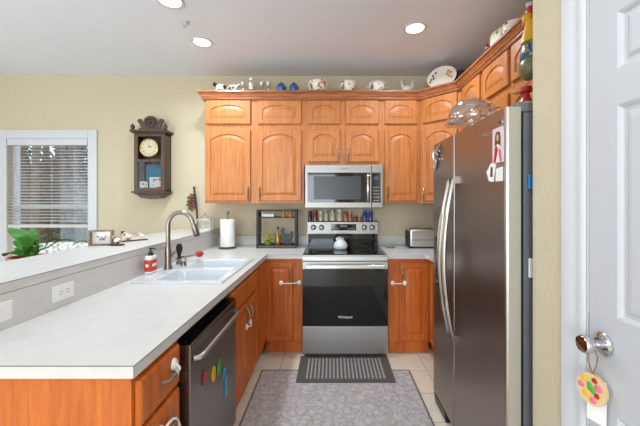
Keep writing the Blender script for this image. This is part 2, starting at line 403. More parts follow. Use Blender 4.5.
# blind
bl = thing('window_blind', 'white horizontal slat blind lowered most of the way over the window', 'blind', ((WX0+WX1)/2, YW+0.01, 0))
hw = (WX1-WX0)/2-0.008
MB().box(-hw, hw, -0.03, 0.028, 2.012, 2.084).build('headrail', M['white'], bl, bevel=0.004)
b = MB(); n = 25
for i in range(n):
    z = 1.995-i*(1.995-1.145)/n; ti = 0.17
    dy, dz = 0.022*math.cos(ti), 0.022*math.sin(ti)
    b.add([(-hw, -dy, z-dz), (hw, -dy, z-dz), (hw, dy, z+dz), (-hw, dy, z+dz), (-hw, -dy, z-dz+0.003), (hw, -dy, z-dz+0.003), (hw, dy, z+dz+0.003), (-hw, dy, z+dz+0.003)],
          [(0,3,2,1),(4,5,6,7),(0,1,5,4),(1,2,6,5),(2,3,7,6),(3,0,4,7)])
b.build('slats', M['blindwhite'], bl)
MB().box(-hw, hw, -0.024, 0.024, 1.105, 1.14).build('bottom_rail', M['blindwhite'], bl, bevel=0.004)
for x in (-0.30, 0.05, 0.30):
    MB().tube([(x, -0.026, 2.04), (x, -0.026, 1.13)], 0.0015, 6).build('ladder_cord', M['white'], bl)
MB().tube([(-hw+0.10, -0.034, 2.03), (-hw+0.10, -0.036, 1.3)], 0.004, 8).build('tilt_wand', M['clear'], bl)

# right door: casing, slab, knob
b = MB(); x = XR
cas = [(0, 0), (-0.003, 0.004), (-0.006, 0.012), (-0.007, 0.02), (-0.005, 0.03), (-0.006, 0.045), (-0.009, 0.058), (-0.011, 0.078), (-0.011, 0.094), (0, 0.098)]
pr = [(x+dx-0.001, DY1+dy) for dx, dy in cas]
b.prism(pr, 'z', 0.0, DZ+0.098)
pr2 = [(x+dx-0.001, DY0-dy) for dx, dy in cas]
b.prism(pr2, 'z', 0.0, DZ+0.098)
b.prism([(x+dx-0.001, DZ+dy) for dx, dy in cas], 'y', DY0, DY1)
struct(b.build('trim_door', M['white'], smooth=True))
b = MB(); b.box(XR, XR+0.12, DY1-0.006, DY1-0.0005, 0, DZ); b.box(XR, XR+0.12, DY0+0.0005, DY0+0.012, 0, DZ); b.box(XR, XR+0.12, DY0, DY1, DZ-0.012, DZ-0.0005)
b.box(XR+0.045, XR+0.06, DY1-0.02, DY1-0.006, 0, DZ-0.012)
struct(b.build('trim_jamb', M['white']))
MB().box(XR+0.002, XR+0.03, DY1-0.0075, DY1-0.0055, 1.0, 1.06).build('strike_plate', M['handle'], bpy.data.objects['trim_jamb'])

def nested(b, loops_fn, specs):
    """specs: list of (inset, y); loops_fn(inset)-> pts 2D ; quads between consecutive loops; last filled"""
    loops = [[(p[0], y, p[1]) for p in loops_fn(i)] for i, y in specs]
    n = len(loops[0]); v = [p for L in loops for p in L]; f = []
    for i in range(len(loops)-1):
        for k in range(n): f.append((i*n+k, i*n+(k+1) % n, (i+1)*n+(k+1) % n, (i+1)*n+k))
    f.append(tuple((len(loops)-1)*n+k for k in range(n)))
    b.add(v, f)
def panel_door_mesh(x0, x1, z0, z1, t, panels):
    """slab (front at y=-t .. back 0) with recessed panels cut as nested loops; panels list of (px0,px1,pz0,pz1)"""
    b = MB()
    xs = sorted({x0, x1}|{p[0] for p in panels}|{p[1] for p in panels}); zs = sorted({z0, z1}|{p[2] for p in panels}|{p[3] for p in panels})
    for i in range(len(xs)-1):
        for j in range(len(zs)-1):
            a, c, d, e = xs[i], xs[i+1], zs[j], zs[j+1]
            if any(p[0] <= a and c <= p[1] and p[2] <= d and e <= p[3] for p in panels): continue
            b.add([(a,-t,d),(c,-t,d),(c,-t,e),(a,-t,e)], [(0,1,2,3)])
    for p in panels:
        fn = lambda s, p=p: [(p[0]+s, p[2]+s), (p[1]-s, p[2]+s), (p[1]-s, p[3]-s), (p[0]+s, p[3]-s)]
        nested(b, fn, [(0, -t), (0.006, -t+0.003), (0.012, -t+0.010), (0.022, -t+0.010), (0.032, -t+0.004), (0.042, -t+0.003)])
    b.add([(x0,-t,z0),(x1,-t,z0),(x1,0,z0),(x0,0,z0),(x0,-t,z1),(x1,-t,z1),(x1,0,z1),(x0,0,z1)], [(0,1,2,3),(4,7,6,5),(1,5,6,2),(0,3,7,4),(2,6,7,3)])
    return b
dw = DY1-DY0-0.024
dr = struct(thing('door_1', '', '', (XR+0.038, DY1-0.009, 0), -PI/2)); del dr['label']; del dr['category']
st = 0.097; mid = dw/2
pz = [(0.24, 0.80), (1.075, 1.677), (1.777, 1.94)]
pans = [(a, c, z0, z1) for z0, z1 in pz for a, c in ((st, mid-0.05), (mid+0.05, dw-st))]
panel_door_mesh(0, dw, 0.01, 2.055, 0.036, pans).build('door_slab', M['doorwhite'], dr)
kb = MB(); kc = (0.052, -0.036, 0.985)
kb.lathe([(0.001, 0), (0.034, 0), (0.034, -0.004), (0.026, -0.010), (0.014, -0.012), (0.012, -0.03), (0.016, -0.036), (0.026, -0.046), (0.028, -0.058), (0.023, -0.066), (0.010, -0.068), (0.001, -0.068)], kc, 'y', 28)
kb.build('door_knob', M['chrome'], dr, smooth=True)
MB().box(-0.0015, 0.001, -0.03, -0.006, 0.93, 1.04).build('latch_plate', M['nickel'], dr)
for z in (0.2, 1.0, 1.85):
    MB().tube([(dw+0.004, -0.04, z), (dw+0.004, -0.04, z+0.09)], 0.006, 8).build('door_hinge', M['nickel'], dr)

# knee wall of the bar
XB = -1.262
struct(MB().box(XB-0.12, XB-0.003, 0.97, YW-0.001, 0, 1.053).build('wall_bar', M['wall']))
for nm, args in (('baseboard_back', (-4.6, -1.40, YW-0.015, YW-0.001, 0, 0.12)), ('baseboard_left', (XL+0.001, XL+0.015, YB, YW-0.02, 0, 0.12)), ('baseboard_right', (XR-0.015, XR-0.001, YB, DY0-0.1, 0, 0.12)), ('baseboard_pillar', (XR-0.015, XR-0.001, DY1+0.1, 1.28, 0, 0.12))):
    struct(MB().box(*args).build(nm, M['white'], bevel=0.004))

# ------------------------------------------------------------------ cabinets (local frame: x width, front at y=0 facing -y)
def door_loop(x0, x1, z0, z1, fr, arch):
    def fn(s):
        a, c, bt, tp = x0+fr+s, x1-fr-s, z0+fr+s, z1-fr-s
        if s < 0: a, c, bt, tp = x0+(fr+s), x1-(fr+s), z0+(fr+s), z1-(fr+s)
        pts = [(a, bt), (c, bt)]
        N = 12
        for i in range(N+1):
            u = i/N; xx = c+(a-c)*u
            if arch:
                q = 2*u-1; zz = tp-arch*(0.78*q*q+0.22*q**6)
            else: zz = tp
            pts.append((xx, zz))
        return pts
    return fn
def rect_loop(x0, x1, z0, z1, N=12):
    def fn(s):
        a, c, bt, tp = x0+s, x1-s, z0+s, z1-s
        return [(a, bt), (c, bt)]+[(c+(a-c)*i/N, tp) for i in range(N+1)]
    return fn
def cab_door(root, x0, x1, z0, z1, m, arch=0.0, fr=0.046, t=0.02, name='door'):
    b = MB()
    R = rect_loop(x0, x1, z0, z1); D = door_loop(x0, x1, z0, z1, fr, arch)
    loops = [(R(0), -0.001), (R(0), -t+0.004), (R(0.005), -t), (D(0), -t), (D(0.004), -t+0.008), (D(0.012), -t+0.008), (D(0.034), -t+0.001), (D(0.038), -t+0.0)]
    n = len(loops[0][0]); v = [(p[0], y, p[1]) for L, y in loops for p in L]; f = []
    for i in range(len(loops)-1):
        for k in range(n): f.append((i*n+k, i*n+(k+1) % n, (i+1)*n+(k+1) % n, (i+1)*n+k))
    f.append(tuple((len(loops)-1)*n+k for k in range(n))); f.append(tuple(range(n-1, -1, -1)))
    b.add(v, f)
    return b.build(name, m, root)
def drawer_front(root, x0, x1, z0, z1, m, t=0.02):
    b = MB(); R = rect_loop(x0, x1, z0, z1, 2)
    loops = [(R(0), -0.001), (R(0), -t+0.008), (R(0.006), -t+0.002), (R(0.012), -t)]
    n = len(loops[0][0]); v = [(p[0], y, p[1]) for L, y in loops for p in L]; f = []
    for i in range(len(loops)-1):
        for k in range(n): f.append((i*n+k, i*n+(k+1) % n, (i+1)*n+(k+1) % n, (i+1)*n+k))
    f.append(tuple((len(loops)-1)*n+k for k in range(n))); f.append(tuple(range(n-1, -1, -1)))
    return b.add(v, f).build('drawer', m, root)
def pull(parent, x, z, L=0.115, t=0.02, horiz=False):
    b = MB(); y = -t
    P = []
    for i in range(9):
        u = i/8; a = (u-0.5)*L; d = 0.026*math.sin(PI*u)**0.6
        P.append((x+a, y-d, z) if horiz else (x, y-d, z+a))
    b.tube(P, [0.005, 0.0055, 0.0065, 0.008, 0.0085, 0.008, 0.0065, 0.0055, 0.005], 8)
    for e in (0, -1): b.ball((P[e][0], y-0.002, P[e][2]), 0.009, 0.004, 0.013, 8, 6)
    return b.build('handle', M['handle'], parent, smooth=True)
def cabinet(name, label, loc, rz, w, depth, z0, z1, m, doors=(), drawers=(), toe=False, group=None):
    t = thing(name, label, 'cabinet', (loc[0], loc[1], z0), rz, group)
    H = z1-z0; b = MB()
    if toe:
        b.box(0, w, 0, depth, 0.115, H); b.box(0.002, w-0.002, 0.035, depth, 0, 0.115)
    else: b.box(0, w, 0, depth, 0, H)
    b.build('body', m, t, bevel=0.0015)
    for d in doors:
        x0, x1, a, c, arch, hx, hz = d
        o = cab_door(t, x0, x1, a-z0, c-z0, m, arch)
        if hx is not None: pull(o, hx, hz-z0)
    for d in drawers:
        x0, x1, a, c, hx, hz = d
        o = drawer_front(t, x0, x1, a-z0, c-z0, m)
        if hx is not None: pull(o, hx, hz-z0, L=0.075, horiz=True)
    return t
YU = 3.22; DU = YW-YU-0.002; ZB = 1.376; ZT = 2.485; SZ0, SZ1 = 2.172, 2.408
ok = M['oak']
LZ0, LZ1 = 1.402, 2.115
U0 = -1.278
def X(px, y=YU): return (px-332)*y/F
cabinet('wall_cabinet', 'tall double oak wall cabinet over the paper towel and rack, leftmost of the uppers', (U0, YU), 0, 0.998, DU, ZB, ZT, ok,
        [(X(206.5)-U0, X(250.8)-U0, SZ0, SZ1, 0.045, None, 0), (X(258)-U0, X(301.4)-U0, SZ0, SZ1, 0.045, None, 0),
         (X(206.5)-U0, X(250.8)-U0, LZ0, LZ1, 0.06, X(248.7)-U0, 1.475), (X(258)-U0, X(301.4)-U0, LZ0, LZ1, 0.06, X(260.3)-U0, 1.475)])
U1 = U0+0.9985
cabinet('wall_cabinet', 'short oak wall cabinet with four small doors mounted right above the microwave', (U1, YU), 0, 0.782, DU, 1.757, ZT, ok,
        [(X(308.2)-U1, X(340.3)-U1, SZ0, SZ1, 0.05, None, 0), (X(346)-U1, X(378.3)-U1, SZ0, SZ1, 0.05, None, 0),
         (X(308.2)-U1, X(340.3)-U1, 1.792, LZ1, 0.055, X(338.2)-U1, 1.865), (X(346)-U1, X(378.3)-U1, 1.792, LZ1, 0.055, X(348.3)-U1, 1.865)])
U2 = U1+0.7825
cabinet('wall_cabinet', 'narrow oak wall cabinet right of the microwave with one tall door', (U2, YU), 0, 0.888-U2, DU, ZB, ZT, ok,
        [(X(384.6)-U2, X(416.8)-U2, SZ0, SZ1, 0.05, None, 0), (X(384.6)-U2, X(416.8)-U2, LZ0, LZ1, 0.055, X(387.6)-U2, 1.475)])
# diagonal corner
dg = thing('corner_cabinet', 'angled oak wall cabinet set diagonally in the corner beside the refrigerator', 'cabinet', (0.89, YU, ZB), 0)
b = MB(); b.prism([(0, 0.002), (0, YW-YU-0.002), (XA-0.89-0.002, YW-YU-0.002), (XA-0.89-0.002, -0.288), (0.29, -0.288)], 'z', 0, ZT-ZB)
b.build('body', ok, dg, bevel=0.0015)
dl = math.hypot(0.29, 0.29)
for (a, c, ar, h) in ((SZ0, SZ1, 0.05, False), (LZ0, LZ1, 0.055, True)):
    o = cab_door(dg, 0.03, dl-0.03, a-ZB, c-ZB, ok, ar); o.rotation_euler = (0, 0, -PI/4)
    o.location = (0, -0.0, 0)
    if h: pull(o, 0.055, 1.475-ZB)
# right run (faces -x): local x -> -y
cabinet('wall_cabinet', 'narrow oak wall cabinet between the angled corner cabinet and the refrigerator', (1.18, 2.93), -PI/2, 0.44, XA-1.18-0.002, ZB, ZT, ok,
        [(0.07, 0.40, SZ0, SZ1, 0.05, None, 0), (0.07, 0.40, LZ0, LZ1, 0.055, 0.37, 1.475)])
cabinet('wall_cabinet', 'short oak wall cabinet above the refrigerator with arched doors', (1.18, 2.4895), -PI/2, 1.205, XA-1.18-0.002, 1.86, ZT, ok,
        [(0.02, 0.372, SZ0, SZ1, 0.05, None, 0), (0.41, 0.775, SZ0, SZ1, 0.05, None, 0), (0.81, 1.18, SZ0, SZ1, 0.05, None, 0),
         (0.02, 0.372, 1.885, LZ1, 0.045, 0.35, 1.95), (0.41, 0.775, 1.885, LZ1, 0.045, 0.43, 1.95), (0.81, 1.18, 1.885, LZ1, 0.045, 0.83, 1.95)])
# crown moulding
path = [(U0, YW-0.002), (U0, YU), (0.89, YU), (1.18, 2.93), (1.18, 1.283)]
prof = [(0.0225, 2.412), (0.030, 2.422), (0.024, 2.425), (0.024, 2.434), (0.033, 2.440), (0.040, 2.455), (0.052, 2.470), (0.047, 2.473), (0.047, 2.478), (0.060, 2.481), (0.058, 2.497), (0.001, 2.497), (0.001, 2.412)]
def offs(path, d):
    out = []
    for i, p in enumerate(path):
        p = Vector(p); ns = []
        if i > 0: e = (p-Vector(path[i-1])).normalized(); ns.append(Vector((e.y, -e.x)))
        if i < len(path)-1: e = (Vector(path[i+1])-p).normalized(); ns.append(Vector((e.y, -e.x)))
        if len(ns) == 2: nn = (ns[0]+ns[1]).normalized(); nn = nn/max(0.3, nn.dot(ns[0]))
        else: nn = ns[0]
        out.append(p+nn*(d))
    return out
# outward normal must point away from cabinets (towards the room)
def sweep(path, prof, sign):
    b = MB(); L = [[(q.x, q.y, z) for q in offs(path, sign*d)] for d, z in prof]
    n = len(path); m_ = len(prof); v = [p for R in L for p in R]; f = []
    for i in range(m_):
        j = (i+1) % m_
        for k in range(n-1): f.append((i*n+k, i*n+k+1, j*n+k+1, j*n+k))
    f.append(tuple(i*n for i in range(m_))); f.append(tuple(i*n+n-1 for i in range(m_)))
    return b.add(v, f)
cr = sweep(path, prof, 1)
tst = offs(path, 0.05)[1]
if tst.x > U0: cr = sweep(path, prof, -1)
tag(cr.build('crown_moulding', M['oakcrown']), 'continuous stepped oak crown moulding along the tops of the wall cabinets', 'moulding')

# base cabinets
ob = M['oakb']; XF = -0.612; ZK = 0.875
bt = cabinet('base_cabinet', 'oak base cabinet at the near end of the peninsula with stacked drawers', (XF, 0.98), PI/2, 0.287, XF-XB-0.003, 0, ZK, ob,
        [], [(0.012, 0.272, 0.70, 0.848, 0.17, 0.775), (0.012, 0.272, 0.44, 0.68, 0.17, 0.60), (0.012, 0.272, 0.13, 0.42, 0.17, 0.30)], toe=True)
MB().box(0.0, 0.0, 0, 0, 0, 0) 
MB().box(-0.004, -0.0005, 0.0, 0.035, 0.115, ZK-0.001).build('end_stile', ob, bt)
YS = 1.905
cabinet('base_cabinet', 'oak sink base cabinet with two doors right beyond the dishwasher', (XF, YS), PI/2, 0.745, XF-XB-0.003, 0, 0.72, ob,
        [(0.012, 0.335, 0.13, 0.69, 0, 0.30, 0.615), (0.347, 0.68, 0.13, 0.69, 0, 0.375, 0.615)], [], toe=True)
# false fronts + rail in front of the bowls
sk = [o for o in COL.objects if o.name.startswith('base_cabinet')][-1]
MB().box(0, 0.745, 0, 0.018, 0.72, ZK).build('front_rail', ob, sk)
drawer_front(sk, 0.012, 0.335, 0.712, 0.848, ob); drawer_front(sk, 0.347, 0.68, 0.712, 0.848, ob)
cabinet('base_cabinet', 'oak corner base cabinet left of the range with one panelled door', (-0.611, 2.93), 0, 0.611-0.268, YW-2.93-0.002, 0, ZK, ob,
        [(X(264, 2.93)+0.618, X(293, 2.93)+0.611, 0.13, 0.842, 0, X(290.5, 2.93)+0.611, 0.74)], [], toe=True)
fl = thing('base_cabinet', 'blank oak corner section between the sink cabinet and the rear run', 'cabinet', (XF, 2.6505, 0), PI/2)
MB().box(0, YW-2.6505-0.002, 0, XF-XB-0.003, 0.10, ZK).box(0.001, 0.27, 0.05, 0.60, 0, 0.10).build('body', ob, fl, bevel=0.0015)
cab_door(fl, 0.01, 0.245, 0.13, 0.848, ob, 0, name='filler_panel')
cabinet('base_cabinet', 'oak base cabinet right of the range with one panelled door', (0.502, 2.93), 0, 0.895-0.502, YW-2.93-0.002, 0, ZK, ob,
        [(X(398.8, 2.93)-0.502, X(428.3, 2.93)-0.502, 0.13, 0.842, 0, X(401.6, 2.93)-0.502, 0.74)], [], toe=True)
cabinet('base_cabinet', 'oak base cabinet tucked between the right corner and the refrigerator', (0.8965, YW-0.002), -PI/2, YW-2.295, XA-0.8965-0.002, 0, ZK, ob,
        [(0.65, 1.20, 0.13, 0.842, 0, 1.15, 0.74)], [], toe=True)

# ------------------------------------------------------------------ worktops
def worktop(name, label, polys, z0=0.877, z1=0.915):
    t = thing(name, label, 'countertop', (0, 0, 0))
    return t
XC = -0.592; CY0 = 0.955; CYB = 2.90
SX0, SX1, SY0, SY1 = -1.165, -0.675, 1.915, 2.635      # cut-out
t = thing('countertop', 'off-white laminate countertop wrapping the peninsula and the left corner', 'countertop')
b = MB(); z0, z1 = 0.8765, 0.915
b.box(XB, XC, CY0, SY0, z0, z1); b.box(XB, SX0, SY0, SY1, z0, z1); b.box(SX1, XC, SY0, SY1, z0, z1); b.box(XB, XC, SY1, YW-0.002, z0, z1); b.box(XC, -0.268, CYB, YW-0.002, z0, z1)
b.build('slab', M['laminate'], t)
b = MB(); e = 0.0012; s2 = 0.002
b.box(XB, XC+e, CY0-e, CY0, z1-s2, z1+0.0004); b.box(XC, XC+e, CY0, CYB-e, z1-s2, z1+0.0004); b.box(XC, -0.268, CYB-e, CYB, z1-s2, z1+0.0004); b.box(XC, XC+e, CY0-e, CY0, z0, z1)
b.build('edge_seam', M['seam'], t)
b = MB(); b.box(XB, XB+0.0, 0, 0, 0, 0) if False else None
b = MB(); b.box(XB-0.002, XB+0.012, CY0+0.015, YW-0.022, z1+0.0005, 1.0525); b.build('bar_backsplash', M['laminate'], t)
b = MB(); b.box(XB+0.012, -0.268, YW-0.021, YW-0.002, z1+0.0005, 1.015); b.build('backsplash', M['laminate'], t, bevel=0.003)
t = thing('countertop', 'off-white laminate countertop right of the range under the toaster', 'countertop')
b = MB(); b.prism([(0.502, CYB), (0.846, CYB), (0.866, CYB-0.02), (0.866, 2.29), (XA-0.002, 2.29), (XA-0.002, YW-0.002), (0.502, YW-0.002)], 'z', z0, z1); b.build('slab', M['laminate'], t)
b = MB(); b.box(0.502, XA-0.002, YW-0.021, YW-0.002, z1+0.0005, 1.015); b.build('backsplash', M['laminate'], t, bevel=0.003)
t = thing('bar_ledge', 'raised off-white laminate bar ledge running along the left side', 'countertop')
BX0, BX1, BZ = -1.68, -1.25, 1.095
MB().box(BX0, BX1, 0.93, YW-0.002, 1.0545, BZ).build('slab', M['laminate'], t, bevel=0.001)
MB().box(BX1, BX1+0.001, 0.93, YW-0.002, BZ-0.002, BZ+0.0003).build('edge_seam', M['seam'], t)
for yo, kind, lab in ((1.188, 'switch', 'white single-toggle plate on the bar backsplash nearest the peninsula end, partly cut off'), (1.486, 'outlet', 'white double outlet plate on the bar backsplash left of the sink')):
    hw_ = 0.058; zc = 0.985
    t = thing('outlet_plate' if kind == 'outlet' else 'switch_plate', lab, 'outlet' if kind == 'outlet' else 'switch', (XB+0.012, yo, zc))
    MB().box(0.0005, 0.006, -hw_, hw_, -0.036, 0.036).build('cover_plate', M['whiteplastic'], t, bevel=0.002)
    if kind == 'outlet':
        for k in (-1, 1):
            MB().box(0.006, 0.008, k*0.02-0.014, k*0.02+0.014, -0.016, 0.016).build('socket', M['whiteplastic'], t, bevel=0.002)
            b = MB()
            b.box(0.008, 0.0086, k*0.02-0.006, k*0.02+0.006, -0.0085, -0.0065); b.box(0.008, 0.0086, k*0.02-0.006, k*0.02+0.006, 0.0065, 0.0085); b.box(0.008, 0.0086, k*0.02+0.008, k*0.02+0.011, -0.002, 0.002)
            b.build('slot', M['blacklet'], t)
    else:
        MB().box(0.006, 0.014, -0.004, 0.012, -0.004, 0.004).build('toggle', M['whiteplastic'], t)
        MB().ball((0.006, -0.035, 0), 0.001, 0.003, 0.003, 8, 6).build('screw', M['nickel'], t)

# ------------------------------------------------------------------ sink and faucet
sk = thing('kitchen_sink', 'white double-bowl drop-in kitchen sink set in the peninsula countertop', 'sink', (-0.925, 2.275, 0.9155))
rx0, rx1, ry0, ry1 = -0.265, 0.275, -0.39, 0.39
bowls = [(-0.150, 0.235, -0.350, -0.020), (-0.150, 0.235, 0.020, 0.350)]
b = MB(); xs = [rx0, -0.150, 0.235, rx1]; ys = [ry0, -0.35, -0.02, 0.02, 0.35, ry1]; zt = 0.012
for i in range(3):
    for j in range(5):
        if i == 1 and j in (1, 3): continue
        b.add([(xs[i], ys[j], zt), (xs[i+1], ys[j], zt), (xs[i+1], ys[j+1], zt), (xs[i], ys[j+1], zt)], [(0, 1, 2, 3)])
for a, c, d, e in ((rx0, ry0, rx1, ry0), (rx1, ry0, rx1, ry1), (rx1, ry1, rx0, ry1), (rx0, ry1, rx0, ry0)):
    b.add([(a, c, 0.0006), (d, e, 0.0006), (d, e, zt), (a, c, zt)], [(0, 1, 2, 3)])
b.build('rim', M['porcelain'], sk)
for bw in bowls:
    b = MB()
    def fn(s, bw=bw): return [(bw[0]+s, bw[2]+s), (bw[1]-s, bw[2]+s), (bw[1]-s, bw[3]-s), (bw[0]+s, bw[3]-s)]
    def rnd(s, r, N=4):
        p = []; a0, a1, c0, c1 = bw[0]+s, bw[1]-s, bw[2]+s, bw[3]-s
        for cx, cy, st_ in ((a1-r, c1-r, 0), (a0+r, c1-r, 90), (a0+r, c0+r, 180), (a1-r, c0+r, 270)):
            for k in range(N+1):
                an = math.radians(st_+90*k/N); p.append((cx+r*math.cos(an), cy+r*math.sin(an)))
        return p
    L = [(rnd(0, 0.001), 0.012), (rnd(0.004, 0.02), 0.009), (rnd(0.008, 0.04), -0.02), (rnd(0.015, 0.045), -0.13), (rnd(0.03, 0.05), -0.165), (rnd(0.08, 0.03), -0.172)]
    n = len(L[0][0]); v = [(p[0], p[1], z) for l, z in L for p in l]; f = []
    for i in range(len(L)-1):
        for k in range(n): f.append((i*n+k, i*n+(k+1) % n, (i+1)*n+(k+1) % n, (i+1)*n+k))
    f.append(tuple((len(L)-1)*n+k for k in range(n)))
    o = b.add(v, f).build('bowl', M['porcelain'], sk, smooth=True)
    MB().lathe([(0.001, 0), (0.04, 0), (0.042, 0.003), (0.001, 0.003)], ((bw[0]+bw[1])/2, (bw[2]+bw[3])/2, -0.1715), 'z', 20).build('drain', M['chrome'], o)

fa = thing('kitchen_faucet', 'brushed nickel pull-down gooseneck faucet behind the sink', 'faucet', (-1.150, 2.245, 0.929))
MB().lathe([(0.001, 0), (0.029, 0), (0.029, 0.006), (0.024, 0.014), (0.022, 0.03), (0.020, 0.14), (0.016, 0.165), (0.014, 0.175), (0.001, 0.175)]).build('body', M['nickel'], fa, smooth=True)
P = [(0, 0, 0.17), (0, 0, 0.24), (0, 0, 0.30)]
R0 = 0.088
for i in range(1, 12):
    a = PI-PI*0.93*i/11; P.append((R0+R0*math.cos(a), 0, 0.30+R0*math.sin(a)*1.08))
MB().tube(P, 0.015, 14).build('gooseneck', M['nickel'], fa, smooth=True)
e = Vector(P[-1]); d = (Vector(P[-1])-Vector(P[-2])).normalized()
MB().tube([e, e+d*0.02, e+d*0.08, e+d*0.085], [0.0155, 0.018, 0.022, 0.018], 14).build('spray_head', M['nickel'], fa, smooth=True)
MB().tube([e+d*0.0855, e+d*0.10], [0.018, 0.016], 14).build('spray_nozzle', M['black'], fa, smooth=True)
MB().tube([(0, 0.02, 0.075), (0, 0.05, 0.085), (0, 0.10, 0.105)], [0.014, 0.011, 0.007], 10).build('lever', M['nickel'], fa, smooth=True)
MB().tube([(0, -0.09, 0.004), (0, -0.03, 0.004), (0, 0.06, 0.004), (0, 0.13, 0.004)], [0.02, 0.026, 0.026, 0.02], 12, flat=1.0).build('deck_plate', M['nickel'], fa) if False else None
sp = thing('side_dispenser', 'small black-topped dispenser on the sink deck right of the faucet', 'dispenser', (-1.155, 2.42, 0.929))
MB().lathe([(0.001, 0), (0.024, 0), (0.023, 0.01), (0.015, 0.02), (0.013, 0.04), (0.001, 0.04)], n=18).build('collar', M['nickel'], sp, smooth=True)
MB().lathe([(0.001, 0.0402), (0.013, 0.0402), (0.012, 0.065), (0.022, 0.10), (0.024, 0.125), (0.014, 0.15), (0.001, 0.152)], n=18).build('nozzle', M['black'], sp, smooth=True)
hd = thing('dish_brush', 'nickel-handled scrubber with a red head resting on the sink deck', 'brush', (-1.165, 2.50, 0.929))
MB().tube([(-0.03, -0.05, 0.030), (0.03, 0.02, 0.036), (0.09, 0.055, 0.046)], [0.007, 0.009, 0.007], 8).build('handle', M['nickel'], hd, smooth=True)
MB().lathe([(0.001, 0), (0.022, 0), (0.024, 0.01), (0.019, 0.034), (0.012, 0.042), (0.001, 0.044)], (0.0, 0.0, 0.0), n=18).build('stand', M['ironblack'], hd, smooth=True)
MB().ball((0.105, 0.062, 0.05), 0.030, 0.030, 0.027).build('head', M['red'], hd, smooth=True)
kn = thing('tap_handle', 'squat nickel filter tap handle between faucet and scrubber', 'tap', (-1.09, 2.35, 0.929))
MB().lathe([(0.001, 0), (0.02, 0), (0.018, 0.02), (0.012, 0.03), (0.001, 0.03)], n=16).build('base', M['nickel'], kn, smooth=True)
MB().ball((0, 0, 0.043), 0.024, 0.02, 0.016).build('knob', M['chrome'], kn, smooth=True)

sb = thing('soap_bottle', 'hand soap bottle with red label and black pump by the faucet', 'bottle', (-1.19, 2.10, 0.929))
MB().box(-0.022, 0.022, -0.04, 0.04, 0, 0.118).build('bottle', M['whiteplastic'], sb, bevel=0.012, seg=3, smooth=True)
MB().box(-0.0237, 0.0237, -0.0417, 0.0417, 0.012, 0.098).build('label', M['label_red'], sb, bevel=0.012, seg=3, smooth=True)
MB().box(0.0238, 0.0244, -0.024, 0.024, 0.048, 0.066).box(-0.009, 0.009, -0.0424, -0.0418, 0.048, 0.066).build('label_patch', M['paper'], sb)
MB().lathe([(0.001, 0.1185), (0.016, 0.1185), (0.016, 0.135), (0.006, 0.137), (0.005, 0.158), (0.009, 0.160), (0.009, 0.168), (0.001, 0.168)], n=16).tube([(0, 0, 0.164), (0.028, 0, 0.163), (0.036, 0, 0.157)], 0.005, 8).build('pump', M['black'], sb, smooth=True)

# ------------------------------------------------------------------ dishwasher
dwm = thing('dishwasher', 'dark stainless dishwasher built in under the peninsula with letter magnets', 'dishwasher', (XF, 1.2685, 0), PI/2)
W = 0.632
MB().box(0.004, W-0.004, 0.02, 0.58, 0.10, 0.868).box(0.01, W-0.01, 0.06, 0.5, 0.012, 0.10).build('body', M['black'], dwm)
dd = MB(); dd.box(0.014, W-0.014, -0.045, 0.018, 0.11, 0.827)
door = dd.build('door', M['dwsteel'], dwm, bevel=0.004)
MB().box(0.016, W-0.016, -0.042, 0.016, 0.8275, 0.833).build('control_strip', M['blackglass'], door)
MB().box(0.02, W-0.02, -0.0475, -0.0455, 0.79, 0.825).build('fascia', M['dwsteel'], door)
b = MB(); b.tube([(0.04, -0.047, 0.762), (0.05, -0.068, 0.762), (0.09, -0.074, 0.762), (W/2, -0.075, 0.762), (W-0.09, -0.074, 0.762), (W-0.05, -0.068, 0.762), (W-0.04, -0.047, 0.762)], 0.011, 10)
b.build('handle', M['steel'], door, smooth=True)
MB().box(0.016, W-0.016, 0.0, 0.05, 0.012, 0.1).build('kick_plate', M['black'], dwm)
# magnets (on the door, facing +x); local: horizontally y world
fx = XF+0.045
def magnet(label, y, z, shape, m, nm='letter_magnet'):
    o = MB()
    if shape == 'ring':
        N = 20
        pts = []
        v = []; f = []
        for k in range(N):
            a = 2*PI*k/N
            for r in (1.0, 0.5):
                for x_ in (0.0005, 0.006): v.append((x_, 0.022*r*math.cos(a), 0.036*r*math.sin(a)))
        for k in range(N):
            i, j = k*4, ((k+1) % N)*4
            f += [(i, j, j+1, i+1), (i+2, i+3, j+3, j+2), (i+1, j+1, j+3, i+3), (i, i+2, j+2, j)]
        o.add(v, f)
    else: o.prism(shape, 'x', 0.0005, 0.006)
    ob_ = o.build(nm, m, loc=(fx+0.0002, y, z)); ob_.location = (fx+0.0006, y, z)
    return tag(ob_, label, 'magnet', None)
magnet('red letter magnet leftmost on the dishwasher door', 1.412, 0.629, [(-0.012, -0.03), (0.012, -0.022), (0.018, 0), (0.012, 0.026), (-0.008, 0.03), (-0.014, 0.0)], M['red'])
magnet('orange and yellow ring-shaped letter magnet on the dishwasher door', 1.524, 0.581, 'ring', M['yellow'])
magnet('lime green letter magnet highest on the dishwasher door', 1.591, 0.575, [(-0.022, -0.03), (-0.006, -0.03), (-0.002, -0.01), (0.008, -0.028), (0.022, -0.02), (0.014, 0.004), (0.024, 0.034), (0.006, 0.02), (-0.014, 0.03), (-0.016, 0.005)], M['green'])
magnet('small light blue letter magnet between the green one and the long blue one', 1.672, 0.505, [(-0.012, -0.02), (0.010, -0.022), (0.016, 0.0), (0.008, 0.022), (-0.010, 0.02), (-0.004, 0.0)], M['cyan'])
magnet('long light blue hooked letter magnet rightmost on the dishwasher door', 1.703, 0.418, [(-0.02, -0.042), (-0.002, -0.048), (0.008, -0.03), (0.006, 0.03), (0.016, 0.05), (-0.006, 0.044), (-0.012, 0.0)], M['cyan'])

